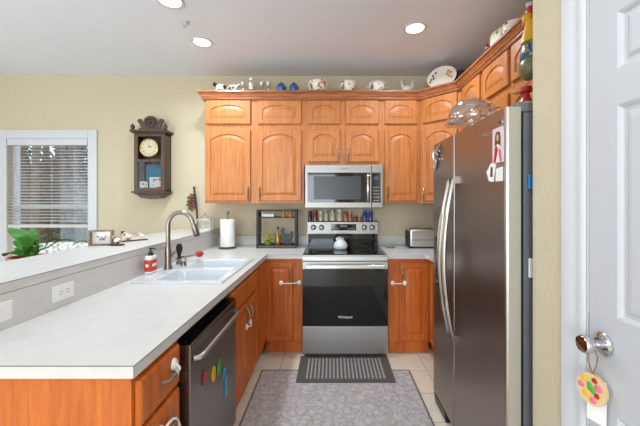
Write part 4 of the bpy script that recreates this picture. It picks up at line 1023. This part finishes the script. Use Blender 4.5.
MB().box(-w_+0.003, w_-0.003, -w_+0.003, w_-0.003, 0.006, h_-0.003).build('panes', M['clear'], t)
MB().ball((0, 0, h_+0.064), 0.010).build('finial', M['mauve'], t, smooth=True)
t = thing('twig_ornament', 'tall dark iron stake ornament with a rust-coloured cluster against the wall', 'ornament', (-1.50, 3.49, BZ+0.0005))
MB().tube([(0.03, 0.01, 0), (0.02, 0.015, 0.18), (0.0, 0.02, 0.34), (-0.012, 0.02, 0.44)], [0.012, 0.010, 0.010, 0.008], 8).ball((-0.014, 0.02, 0.447), 0.014, 0.010, 0.014).build('stake', M['ironblack'], t, smooth=True)
b = MB()
for i in range(26):
    a = i*2.4; rr = 0.055*math.sqrt((i+1)/26)
    b.ball((-0.035+rr*0.8*math.cos(a), -0.004, 0.29+rr*1.7*math.sin(a)), 0.012, 0.010, 0.012, 7, 5)
b.build('cluster', M['rust'], t, smooth=True)
b = MB()
for i in range(12):
    a = i*2*PI/12; b.tube([(-0.04, 0.004, 0.30), (-0.035+0.05*math.cos(a), 0.004, 0.29+0.10*math.sin(a))], [0.003, 0.002], 5)
b.build('spokes', M['ironblack'], t)

# plant behind the bar on a stand, with a throw-covered chair
t = thing('plant_stand', 'wooden stand behind the bar holding the leafy houseplant', 'stand', (-1.93, 2.05, 0))
MB().box(-0.15, 0.15, -0.15, 0.15, 0.83, 0.855).build('top', M['midwood'], t, bevel=0.004)
for sx in (-1, 1):
    for sy in (-1, 1): MB().box(sx*0.12-0.015, sx*0.12+0.015, sy*0.12-0.015, sy*0.12+0.015, 0, 0.8295).build('leg', M['midwood'], t)
t = thing('houseplant', 'broad-leaved green houseplant in terracotta pot in front of the window', 'plant', (-1.93, 2.05, 0.8555))
MB().lathe([(0.001, 0), (0.075, 0), (0.105, 0.16), (0.115, 0.165), (0.115, 0.195), (0.10, 0.195), (0.095, 0.17), (0.001, 0.17)], n=28).build('pot', M['terracotta'], t, smooth=True)
MB().lathe([(0.001, 0.1705), (0.094, 0.1705), (0.001, 0.178)], n=20).build('soil', M['dirt'], t)
def leaf(b, base, tip, width, droop=0.03, n=8):
    base, tip = Vector(base), Vector(tip); d = tip-base; side = d.cross(Vector((0, 0, 1)))
    side = side.normalized() if side.length > 1e-4 else Vector((1, 0, 0))
    side = (side+Vector((0.5, -0.2, 0.2))).normalized()
    nrm = side.cross(d).normalized(); v = []; f = []
    for i in range(n+1):
        u = i/n; c_ = base+d*u+nrm*droop*math.sin(PI*u); w_ = width*math.sin(PI*min(1, u*0.92+0.04))**0.7
        v += [c_-side*w_+nrm*0.012*w_/width, c_, c_+side*w_+nrm*0.012*w_/width]
    for i in range(n): f += [(3*i, 3*i+1, 3*i+4, 3*i+3), (3*i+1, 3*i+2, 3*i+5, 3*i+4)]
    b.add(v, f)
for (bs, tp, wd, m_) in [((0.0, 0, 0.24), (-0.12, -0.02, 0.37), 0.042, 'leaf'), ((-0.01, 0.03, 0.23), (-0.03, 0.04, 0.37), 0.03, 'leaf'), ((-0.02, 0, 0.22), (-0.10, 0.06, 0.30), 0.05, 'leaf'), ((-0.05, 0, 0.20), (-0.13, -0.03, 0.20), 0.05, 'leaf'),
                         ((0.02, 0, 0.22), (0.09, 0.02, 0.33), 0.025, 'leafpale'), ((0.07, 0.05, 0.245), (0.23, 0.10, 0.262), 0.035, 'leaf'), ((0.05, 0.04, 0.235), (0.15, 0.08, 0.285), 0.03, 'leaf'), ((0.0, 0.03, 0.22), (-0.06, 0.1, 0.33), 0.04, 'leaf'), ((0.02, 0.02, 0.21), (-0.03, -0.04, 0.36), 0.03, 'leaf'), ((0.03, 0.0, 0.21), (0.13, -0.06, 0.26), 0.028, 'leaf'), ((0.0, -0.03, 0.2), (0.12, -0.1, 0.27), 0.04, 'leaf'), ((-0.02, 0.05, 0.2), (-0.17, 0.1, 0.22), 0.05, 'leaf')]:
    b = MB(); leaf(b, bs, tp, wd); o = b.build('leaf', M[m_], t, smooth=True)
    MB().tube([(0, 0, 0.172), tuple(Vector(bs)*0.6+Vector((0, 0, 0.09))), bs], 0.005, 6).build('stem', M['leaf'], o)
t = thing('dining_chair', 'high-backed chair behind the bar draped with a white and grey throw', 'chair', (-2.27, 2.52, 0))
for sx in (-1, 1):
    MB().box(sx*0.2-0.018, sx*0.2+0.018, -0.2, -0.164, 0, 0.44).build('leg', M['midwood'], t); MB().box(sx*0.2-0.018, sx*0.2+0.018, 0.2, 0.236, 0, 1.02).build('leg', M['midwood'], t)
MB().box(-0.22, 0.22, -0.22, 0.2, 0.4405, 0.475).build('seat', M['midwood'], t, bevel=0.005)
MB().box(-0.18, 0.18, 0.205, 0.23, 0.6, 1.0).build('backrest', M['midwood'], t)
b = MB(); N = 14; v = []; f = []
prof_ = [(-0.02, 0.55), (-0.03, 0.95), (-0.02, 1.03), (0.0, 1.055), (0.03, 1.05), (0.055, 1.02), (0.062, 0.95), (0.06, 0.55)]
for i in range(N+1):
    u = i/N; x_ = -0.26+0.52*u; arch = 0.03*math.sin(PI*u)**0.6
    for (dy, z) in prof_: v.append((x_, 0.205+dy+0.006*math.sin(9*u), z+arch-(0.03 if z > 0.9 else 0)))
K = len(prof_)
for i in range(N):
    for k in range(K-1): f.append((i*K+k, i*K+k+1, (i+1)*K+k+1, (i+1)*K+k))
o = b.add(v, f).build('throw_blanket', M['lace'], smooth=True, loc=(-2.27, 2.52, 0)); so = o.modifiers.new('s', 'SOLIDIFY'); so.thickness = 0.008
tag(o, 'white and grey woven throw hung over the chair behind the bar', 'blanket')

# ------------------------------------------------------------------ clock
CYF = 3.40
ck = thing('wall_clock', 'dark carved wooden pendulum wall clock between the window and the cabinets', 'clock', (-1.942, YW-0.002, 1.42))
hw_ = 0.163; D = YW-0.002-CYF
dk = M['darkwood']
b = MB(); b.box(-hw_, -hw_+0.018, -D+0.02, 0, 0.085, 0.70); b.box(hw_-0.018, hw_, -D+0.02, 0, 0.085, 0.70); b.box(-hw_, hw_, -0.012, 0, 0.085, 0.70); b.box(-hw_, hw_, -D+0.02, 0, 0.085, 0.10); b.box(-hw_, hw_, -D+0.02, 0, 0.685, 0.70)
b.build('case', dk, ck)
fd = MB(); y0_, y1_ = -D, -D+0.019
fd.box(-hw_, -hw_+0.04, y0_, y1_, 0.085, 0.70); fd.box(hw_-0.04, hw_, y0_, y1_, 0.085, 0.70); fd.box(-hw_+0.04, hw_-0.04, y0_, y1_, 0.085, 0.12); fd.box(-hw_+0.04, hw_-0.04, y0_, y1_, 0.665, 0.70); fd.box(-hw_+0.04, hw_-0.04, y0_, y1_, 0.395, 0.425)
fdo = fd.build('front_door', dk, ck, bevel=0.003)
MB().box(-hw_+0.04, hw_-0.04, y0_+0.009, y0_+0.011, 0.12, 0.395).build('door_glass', M['pane'], fdo)
b = MB(); b.box(-hw_-0.02, hw_+0.02, -D-0.02, 0, 0.70, 0.712); b.box(-hw_-0.032, hw_+0.032, -D-0.03, 0, 0.7125, 0.732); b.build('cornice', dk, ck, bevel=0.004)
b = MB(); b.box(-hw_-0.02, hw_+0.02, -D-0.02, 0, 0.065, 0.084); b.box(-hw_+0.0, hw_-0.0, -D, 0, 0.05, 0.0645); b.prism([(-hw_+0.02, 0.0495), (hw_-0.02, 0.0495), (hw_-0.06, 0.015), (0.05, 0.008), (0.0, 0.0), (-0.05, 0.008), (-hw_+0.06, 0.015)], 'y', -D+0.01, 0)
b.build('base_moulding', dk, ck, bevel=0.003)
# pediment
out = [(-0.125, 0.7325), (0.125, 0.7325), (0.128, 0.76), (0.10, 0.762), (0.115, 0.80), (0.145, 0.835), (0.125, 0.862), (0.095, 0.855), (0.085, 0.835), (0.07, 0.83), (0.065, 0.862), (0.035, 0.885), (0, 0.893)]
out = out+[(-x_, z_) for x_, z_ in out[::-1][1:] if x_ > 0 and z_ > 0.74]
MB().prism(out, 'y', -D+0.02, -D+0.045).build('pediment', dk, ck, bevel=0.004)
MB().lathe([(0.001, 0), (0.05, 0), (0.052, -0.012), (0.038, -0.016), (0.034, -0.010), (0.018, -0.010), (0.014, -0.02), (0.001, -0.022)], (0, -D+0.0195, 0.815), 'y', 24).build('rosette', mat('rosette_wood', (70, 46, 38), 0.5), ck, smooth=True)
for sx in (-1, 1):
    MB().lathe([(0.001, 0), (0.024, 0), (0.024, 0.008), (0.014, 0.014), (0.022, 0.03), (0.022, 0.045), (0.010, 0.055), (0.012, 0.064), (0.001, 0.07)], (sx*(hw_+0.01), -D-0.005, 0.7325), n=16).build('finial', dk, ck, smooth=True)
dialo = MB().lathe([(0.001, 0), (0.090, 0), (0.090, -0.004), (0.001, -0.004)], (0, y0_-0.0005, 0.545), 'y', 40).build('dial', M['dial'], ck, smooth=False)
N = 40; v = []; f = []
b = MB()
b.lathe([(0.089, -0.0045), (0.098, -0.0045), (0.098, -0.010), (0.092, -0.012), (0.089, -0.009)], (0, y0_-0.0005, 0.545), 'y', 40, cap=False).build('bezel', M['brass'], dialo, smooth=True)
rom = ['XII', 'I', 'II', 'III', 'IV', 'V', 'VI', 'VII', 'VIII', 'IX', 'X', 'XI']
for k, s in enumerate(rom):
    a = PI/2-k*PI/6; lettering(s, 0.022, M['blacklet'], dialo, (0.070*math.cos(a), y0_-0.0052, 0.545+0.070*math.sin(a)), (PI/2, 0, 0), 'numeral', 0.0003)
MB().box(-0.002, 0.002, y0_-0.0075, y0_-0.006, 0.545, 0.595).build('minute_hand', M['blacklet'], dialo)
hnd = MB().prism([(-0.003, 0), (0.0, -0.004), (0.036, 0.018), (0.034, 0.022)], 'y', y0_-0.0095, y0_-0.008).build('hour_hand', M['blacklet'], dialo); hnd.location.z = 0.545
MB().tube([(0, -D+0.08, 0.40), (0, -D+0.08, 0.30)], 0.003, 6).lathe([(0.001, 0), (0.035, 0), (0.03, -0.008), (0.001, -0.01)], (0, -D+0.085, 0.30), 'y', 24).build('pendulum', M['brass'], ck, smooth=True)
for i, (x0_, x1_, z0_, z1_, m_, lab) in enumerate([(-0.06, 0.115, 0.22, 0.37, mat('teal_card', (30, 120, 150), 0.6, var=0.5, vscale=30), 'teal picture card standing inside the pendulum clock'),
                                         (-0.02, 0.10, 0.125, 0.26, M['ceramic'], 'white printed card at the front inside the pendulum clock'),
                                         (-0.118, -0.03, 0.125, 0.215, M['calico'], 'small pale card at the left inside the pendulum clock')]):
    o = MB().box(x0_, x1_, 0, 0.002, 0, z1_-z0_+(z0_-0.101 if i == 0 else 0)).build('greeting_card', m_, loc=(-1.942, CYF+0.05-0.012*i+0.0, 1.42+0.101)); tag(o, lab, 'card')

# ------------------------------------------------------------------ decor above the cabinets (z top of cabinets)
ZD = 2.4985
YD = 3.27
def px2x(px, y=YD): return (px-332)*y/F
def cow(label, px, s, flip=1):
    t = thing('cow_figurine', label, 'figurine', (px2x(px), YD+0.02, ZD), 0 if flip > 0 else PI, 'cow figurines on the left wall cabinet')
    b = MB(); b.ball((0, 0, 0.075*s), 0.060*s, 0.032*s, 0.034*s); b.ball((-0.068*s, 0, 0.105*s), 0.026*s, 0.018*s, 0.020*s); b.tube([(-0.04*s, 0, 0.085*s), (-0.066*s, 0, 0.105*s)], [0.024*s, 0.018*s], 8)
    for lx in (-0.036, 0.036):
        for ly in (-0.016, 0.016): b.tube([(lx*s, ly*s, 0.06*s), (lx*s, ly*s, 0)], [0.011*s, 0.009*s], 8)
    for ly in (-1, 1): b.tube([(-0.062*s, ly*0.012*s, 0.118*s), (-0.066*s, ly*0.026*s, 0.132*s)], [0.005*s, 0.001], 6)
    b.tube([(0.058*s, 0, 0.09*s), (0.068*s, 0, 0.06*s)], 0.003*s, 6)
    b.build('body', M['cow'], t, smooth=True)
cow('black and white cow figurine at the left end above the cabinets', 220, 0.95)
cow('darker cow figurine right behind the first one above the cabinets', 232, 0.9, -1)
t = thing('glass_candle', 'clear glass hurricane with cream candle on the left wall cabinet', 'candle', (px2x(252), YD, ZD))
MB().lathe([(0.001, 0), (0.045, 0), (0.03, 0.012), (0.042, 0.03), (0.052, 0.07), (0.040, 0.12), (0.046, 0.15), (0.043, 0.15), (0.037, 0.12), (0.049, 0.07), (0.04, 0.034), (0.001, 0.022)], n=24).build('glass', M['clear'], t, smooth=True)
MB().lathe([(0.001, 0.030), (0.030, 0.034), (0.030, 0.09), (0.001, 0.092)], n=18).build('candle', mat('cream_wax', (236, 222, 188), 0.5), t, smooth=True)
for px, lab in ((243, 'small clear stemmed glass left of the candle above the cabinets'), (262, 'clear stemmed glass right of the candle above the cabinets'), (268.5, 'clear stemmed glass nearest the blue jars above the cabinets')):
    o = MB().lathe([(0.001, 0), (0.028, 0), (0.006, 0.008), (0.005, 0.05), (0.024, 0.07), (0.030, 0.12), (0.027, 0.12), (0.021, 0.073), (0.001, 0.055)], n=20).build('stemmed_glass', M['clear'], smooth=True, loc=(px2x(px), YD, ZD)); tag(o, lab, 'glass', 'stemmed glasses above the cabinets')
for px, lab in ((281.5, 'squat blue glazed jar above the cabinets, left of the pair'), (294, 'squat blue glazed jar above the cabinets, right of the pair')):
    t = thing('blue_jar', lab, 'jar', (px2x(px), YD, ZD), 0, 'blue jars above the cabinets')
    MB().lathe([(0.001, 0), (0.032, 0), (0.050, 0.03), (0.050, 0.065), (0.036, 0.085), (0.001, 0.086)], n=24).build('body', M['bluejar'], t, smooth=True)
    MB().lathe([(0.001, 0.0865), (0.034, 0.0865), (0.028, 0.098), (0.008, 0.103), (0.010, 0.115), (0.001, 0.117)], n=20).build('lid', M['bluejar'], t, smooth=True)
def bowl(label, px, r, h, y=YD, lid=False, x=None):
    t = thing('floral_bowl', label, 'bowl', (px2x(px) if x is None else x, y, ZD))
    MB().lathe([(0.001, 0), (r*0.6, 0), (r*0.92, h*0.35), (r, h*0.75), (r*0.95, h), (r*0.9, h), (r*0.9, h*0.75), (r*0.82, h*0.36), (0.001, h*0.15)], n=32).build('bowl', M['ceramic'], t, smooth=True)
    if lid:
        MB().lathe([(0.001, h+0.001), (r*1.04, h+0.001), (r*1.0, h+0.012), (r*0.6, h+0.035), (r*0.15, h+0.044), (r*0.12, h+0.055), (0.001, h+0.058)], n=32).build('lid', M['porcelain'], t, smooth=True)
        for s in (-1, 1): MB().tube([(s*r*0.95, 0, h*0.6), (s*r*1.2, 0, h*0.75), (s*r*0.97, 0, h*0.9)], 0.006, 8).build('handle', M['porcelain'], t, smooth=True)
bowl('wide white floral bowl above the small doors, left of the three', 318, 0.105, 0.112)
bowl('smaller white floral bowl in the middle above the microwave', 348, 0.086, 0.108)
bowl('white floral lidded tureen above the microwave', 377, 0.092, 0.085, lid=True)
t = thing('glass_hen', 'clear glass bird figurine above the narrow wall cabinet', 'figurine', (px2x(407), YD, ZD))
b = MB(); b.ball((0, 0, 0.045), 0.06, 0.035, 0.04); b.tube([(-0.04, 0, 0.06), (-0.055, 0, 0.10), (-0.05, 0, 0.125)], [0.022, 0.014, 0.010], 8); b.ball((-0.053, 0, 0.13), 0.014, 0.010, 0.013, 8, 6)
for k in range(4): b.tube([(0.035, 0, 0.055), (0.06+0.006*k, 0, 0.13-0.022*k)], [0.014, 0.008], 8)
b.build('body', mat('frosted_glass', (206, 200, 196), 0.15, coat=0.8), t, smooth=True)
# platter leaning on the wall at the corner
t = thing('floral_platter', 'large oval white platter with orange flowers leaning above the corner cabinet', 'platter', (1.07, 3.12, ZD), math.radians(-36))
pl = MB(); pl.lathe([(0.001, 0.0), (0.10, 0.0), (0.140, -0.012), (0.143, -0.008), (0.102, 0.006), (0.001, 0.006)], (0, 0, 0), 'y', 40, sy=0.80)
o = pl.build('plate', mat('platter_glaze', (238, 232, 218), 0.2), t, smooth=True); o.rotation_euler = (-0.22, 0, 0); o.location = (0, 0, 0.108)
for (x_, z_) in ((-0.10, -0.01), (-0.085, 0.03), (-0.075, 0.0), (0.07, 0.0), (0.085, 0.03), (0.095, -0.02), (0.06, 0.05), (-0.06, 0.055), (-0.11, -0.035), (0.05, 0.02)):
    MB().ball((x_, -0.010, z_), 0.011, 0.003, 0.012, 8, 6).build('painted_flower', M['rust'] if x_ < 0 else M['orange'], o)
t = thing('black_plate', 'small round black plate propped at the corner beside the platter', 'plate', (1.215, 3.03, ZD), math.radians(-45))
o = MB().lathe([(0.001, 0), (0.05, 0), (0.075, -0.01), (0.077, -0.006), (0.05, 0.005), (0.001, 0.005)], (0, 0, 0), 'y', 32).build('plate', M['ironblack'], t, smooth=True); o.rotation_euler = (-0.2, 0, 0); o.location = (0, 0, 0.076)
def rx(px, x=1.22): return x*F/(px-332)
y_ = rx(467, 1.2)
o = MB().lathe([(0.001, 0), (0.03, 0), (0.036, 0.04), (0.02, 0.07), (0.001, 0.072)], n=18).build('round_pot', M['ironblack'], smooth=True, loc=(1.21, 2.62, ZD)); tag(o, 'small round black pot on the right-hand cabinets near the corner', 'pot')
t = thing('standing_figurine', 'little red-hatted figurine standing on the right-hand wall cabinets', 'figurine', (1.20, 2.48, ZD))
MB().lathe([(0.001, 0), (0.026, 0), (0.028, 0.02), (0.014, 0.07), (0.010, 0.08), (0.001, 0.08)], n=16).build('body', M['spice1'], t, smooth=True)
MB().ball((0, 0, 0.09), 0.016).build('head', M['skin'], t, smooth=True)
MB().lathe([(0.020, 0.098), (0.016, 0.106), (0.001, 0.125)], n=14).build('hat', M['red'], t, smooth=True)
t = thing('ceramic_canister', 'square cream canister with painted flowers on the right-hand cabinets', 'canister', (1.235, 2.34, ZD), 0.2)
MB().box(-0.05, 0.05, -0.06, 0.06, 0, 0.135).build('body', M['ceramic'], t, bevel=0.012, seg=3, smooth=True)
MB().box(-0.045, 0.045, -0.055, 0.055, 0.1355, 0.148).build('lid', mat('cream_glaze', (228, 214, 170), 0.3), t, bevel=0.006)
bowl('white floral bowl on the right-hand cabinets beside the square canister', 0, 0.075, 0.10, 2.16, x=1.23)
o = MB().lathe([(0.001, 0), (0.03, 0), (0.04, 0.05), (0.022, 0.10), (0.026, 0.13), (0.022, 0.13), (0.001, 0.02)], n=20).build('vase', M['ceramic'], smooth=True, loc=(1.23, 1.985, ZD)); tag(o, 'tall floral vase nearest the wall edge on the right-hand cabinets', 'vase')

# rooster ornament hanging from the crown at the right
t = thing('rooster_hanging', 'colourful hanging rooster ornament with red comb by the right wall edge', 'ornament', (1.085, 1.75, 2.075))
b = MB(); b.ball((0, 0, 0.13), 0.045, 0.066, 0.10, 16, 12); b.build('body', M['tealglaze'], t, smooth=True)
MB().ball((-0.004, 0, 0.06), 0.048, 0.068, 0.07, 16, 10).build('belly', M['oliveglaze'], t, smooth=True)
MB().lathe([(0.001, 0.18), (0.052, 0.19), (0.046, 0.23), (0.034, 0.28), (0.028, 0.31), (0.001, 0.33)], (0, -0.01, 0), n=20).build('neck_feathers', M['yellow'], t, smooth=True)
MB().ball((-0.01, 0.01, 0.335), 0.026, 0.032, 0.03, 14, 9).build('head', M['yellow'], t, smooth=True)
b = MB(); b.ball((-0.01, 0.0, 0.372), 0.010, 0.030, 0.022, 10, 7); b.ball((-0.01, 0.03, 0.362), 0.009, 0.018, 0.018, 10, 7); b.ball((-0.012, 0.035, 0.31), 0.010, 0.014, 0.020, 10, 7); b.build('comb', M['red'], t, smooth=True)
MB().tube([(-0.01, 0.035, 0.335), (-0.012, 0.062, 0.330)], [0.010, 0.001], 8).build('beak', M['orange'], t, smooth=True)
MB().tube([(0.0, -0.03, 0.12), (0.0, -0.07, 0.19), (0.0, -0.08, 0.24)], [0.03, 0.024, 0.008], 10).build('tail', M['blue'], t, smooth=True)
MB().tube([(0, 0, 0.001), (0, 0.04, -0.029)], 0.0015, 6).build('cord', M['ironblack'], t)
MB().tube([(-0.01, 0.0, 0.385), (0.030, 0.0, 0.415)], 0.0015, 6).build('cord', M['ironblack'], t)
b = MB(); b.lathe([(0.001, -0.03), (0.030, -0.035), (0.034, -0.06), (0.018, -0.072), (0.024, -0.10), (0.040, -0.125), (0.001, -0.125)], (0, 0.04, 0), n=16); b.build('pendant', M['red'], t, smooth=True)
MB().lathe([(0.001, -0.1255), (0.046, -0.1255), (0.048, -0.145), (0.001, -0.145)], (0, 0.04, 0), n=18).build('pendant_band', M['whiteplastic'], t, smooth=True)
MB().lathe([(0.001, -0.1455), (0.046, -0.1455), (0.044, -0.160), (0.001, -0.160)], (0, 0.04, 0), n=18).build('pendant_base', M['ironblack'], t, smooth=True)
MB().tube([(-0.02, 0.05, -0.05), (-0.030, 0.075, -0.052), (-0.032, 0.105, -0.045)], [0.012, 0.012, 0.008], 8).build('pendant_arm', M['terracotta'], t, smooth=True)

# ------------------------------------------------------------------ ornament on the door knob
kx = XR+0.002-0.034; ky = DY1-0.009-0.052
t = thing('door_hanger', 'round floral medallion with white tag hanging from the door knob', 'ornament', (kx+0.004, ky+0.004, 0.85), -PI/2+0.35)
o = MB().lathe([(0.001, -0.006), (0.040, -0.006), (0.040, 0.006), (0.001, 0.006)], (0, 0, 0), 'y', 32, sy=1.15).build('disc', [mat('wood_slice', (222, 190, 140), 0.5)], t, smooth=True)
for (x_, z_, m_, r_) in ((-0.018, 0.026, 'yellow', 0.009), (-0.026, 0.004, 'pink', 0.009), (-0.012, -0.018, 'yellow', 0.010), (0.006, -0.030, 'pink', 0.009), (0.020, 0.012, 'pink', 0.011), (0.016, -0.012, 'red', 0.008), (0.010, 0.030, 'red', 0.008), (0, 0.004, 'green', 0.010), (-0.004, 0.014, 'green', 0.007), (0.007, -0.004, 'green', 0.007)):
    MB().ball((x_, -0.0075, z_), r_, 0.0025, r_, 9, 6).build('painted_flower', M[m_], o)
MB().tube([(0.0, 0, 0.046), (-0.012, 0.0, 0.08), (-0.010, 0.0, 0.115), (0.004, 0.002, 0.1195), (0.014, 0.0, 0.10), (0.010, 0, 0.07), (0.002, 0, 0.046)], 0.0018, 6).build('loop', mat('twine', (150, 100, 56), 0.8), t)
MB().box(-0.022, 0.03, 0.0105, 0.013, -0.10, 0.03).build('tag', M['whiteplastic'], t)

# ------------------------------------------------------------------ ceiling lights and sprinkler
spots = [(px2x(202, 2.775), 2.775, 'round recessed ceiling light nearest the window side and back wall'), ((415-332)*2.55/F, 2.55, 'round recessed ceiling light above the range side, on the right'), ((170-332)*2.20/F, 2.20, 'round recessed ceiling light cut off by the top edge of the picture')]
extra = [(0.25, 0.6), (-1.12, -0.8), (0.2, -0.9), (-2.8, 0.8), (-2.8, -1.0), (-1.12, -3.2), (-2.8, -3.2)]  # unseen fixtures added to brighten the room
proto = None
for i, s in enumerate(spots+extra):
    lab = s[2] if len(s) > 2 else 'unseen recessed ceiling light added further back to brighten the room'
    t = thing('recessed_light', lab, 'ceiling light', (s[0], s[1], ZC-0.0005), 0, 'recessed ceiling lights')
    MB().lathe([(0.068, -0.001), (0.072, -0.006), (0.090, -0.007), (0.094, -0.001)], n=32, cap=False).build('trim_ring', M['white'], t, smooth=True)
    MB().lathe([(0.001, -0.0015), (0.0675, -0.0015), (0.0675, -0.0035), (0.001, -0.004)], n=28).build('diffuser', M['lamp'], t)
    l = area_light('lamp_light', (0, 0, -0.012), (0, 0, 0), 0.13, 0.13, (DOWN_POWER if i < 3 else 5.5), DOWN_COLOR, 'DISK', 2.75); l.parent = t
t = thing('fire_sprinkler', 'small white sprinkler head on the ceiling between the recessed lights', 'sprinkler', ((185.5-332)*2.46/F, 2.46, ZC-0.0005))
MB().lathe([(0.001, 0), (0.03, 0), (0.028, -0.005), (0.010, -0.008), (0.008, -0.03), (0.001, -0.03)], n=20).build('escutcheon', M['white'], t, smooth=True)
MB().lathe([(0.001, -0.0305), (0.018, -0.0305), (0.018, -0.034), (0.001, -0.034)], n=16).build('deflector', M['chrome'], t, smooth=True)

# ------------------------------------------------------------------ outdoors beyond the window
o = MB().box(-14, 4, YW+0.15, 22, -0.6, -0.5).build('ground', M['dirt']); struct(o)
random.seed(21)
def tree(label, x, y, h, r, lean):
    t = thing('bare_tree', label, 'tree', (x, y, -0.5), 0, 'bare trees outside the window')
    b = MB(); b.tube([(0, 0, 0), (lean*0.3, 0, h*0.4), (lean, 0, h)], [r, r*0.8, r*0.3], 9)
    for k in range(16):
        z = h*(0.15+0.8*k/16); a = random.random()*2*PI; L = 0.6+random.random()*1.1
        p0 = Vector((lean*z/h, 0, z)); p1 = p0+Vector((math.cos(a)*L*0.5, math.sin(a)*L*0.5, L*0.3)); p2 = p1+Vector((math.cos(a+0.4)*L*0.5, math.sin(a+0.4)*L*0.5, L*0.5))
        b.tube([p0, p1, p2], [r*0.3, r*0.18, r*0.05], 5)
        for q in range(3):
            c = random.random()*2*PI; b.tube([p1, p1+Vector((math.cos(c)*0.4, math.sin(c)*0.4, random.uniform(-0.1, 0.45)))], [r*0.1, 0.002], 4)
    b.build('trunk', M['bark'], t, smooth=True)
def shrub(label, x, y, rx_, rz_, m_, n_, bz=0.0, leaf_s=0.05):
    t = thing('leafy_shrub', label, 'shrub', (x, y, -0.5), 0, 'shrubs outside the window')
    MB().tube([(0, 0, 0), (0.05, 0, bz+rz_*0.7)], [0.04, 0.02], 6).build('stem', M['bark'], t)
    b = MB()
    for i in range(n_):
        u = Vector((random.gauss(0, 1), random.gauss(0, 1), random.gauss(0, 1))).normalized()*(random.random()**0.5)
        c_ = Vector((u.x*rx_, u.y*rx_*0.6, bz+rz_+u.z*rz_)); a = Vector((random.gauss(0, 1), random.gauss(0, 1), random.gauss(0, 1))).normalized()*leaf_s; d_ = a.orthogonal().normalized()*leaf_s*0.5
        b.add([c_-a, c_+d_, c_+a, c_-d_], [(0, 1, 2, 3)])
    f_ = b.build('foliage', m_, t); f_['kind'] = 'stuff'
side = ['bare tree outside the window'] 
for i in range(11):
    y = 6.2+random.random()*7; fx_ = -1.03+0.33*(i/10)+random.uniform(-0.01, 0.01)
    tree('bare grey-brown woodland tree seen through the window blind', fx_*y, y, 6.5+random.random()*3, 0.07+random.random()*0.09, random.uniform(-0.5, 0.5))
for i in range(9):
    y = 7.5+random.random()*5; fx_ = -1.02+0.30*(i/8)
    shrub('tangled brown woodland brush seen low through the window', fx_*y, y, 1.3, 1.0+random.random()*0.5, M['brush'] if i % 3 else M['evergreen'], 1500, 0, 0.06)
shrub('tall dark evergreen seen at the left of the window', -0.98*12, 12.0, 1.3, 2.2, M['evergreen'], 2600, 0.3, 0.08)
shrub('dark evergreen crown seen at the right of the window', -0.77*11, 11.0, 1.3, 2.0, M['evergreen'], 2400, 0.6, 0.08)
shrub('bushy evergreen seen in the middle of the window', -0.88*13, 13.0, 1.7, 1.9, M['evergreen'], 2600, 0.2, 0.08)
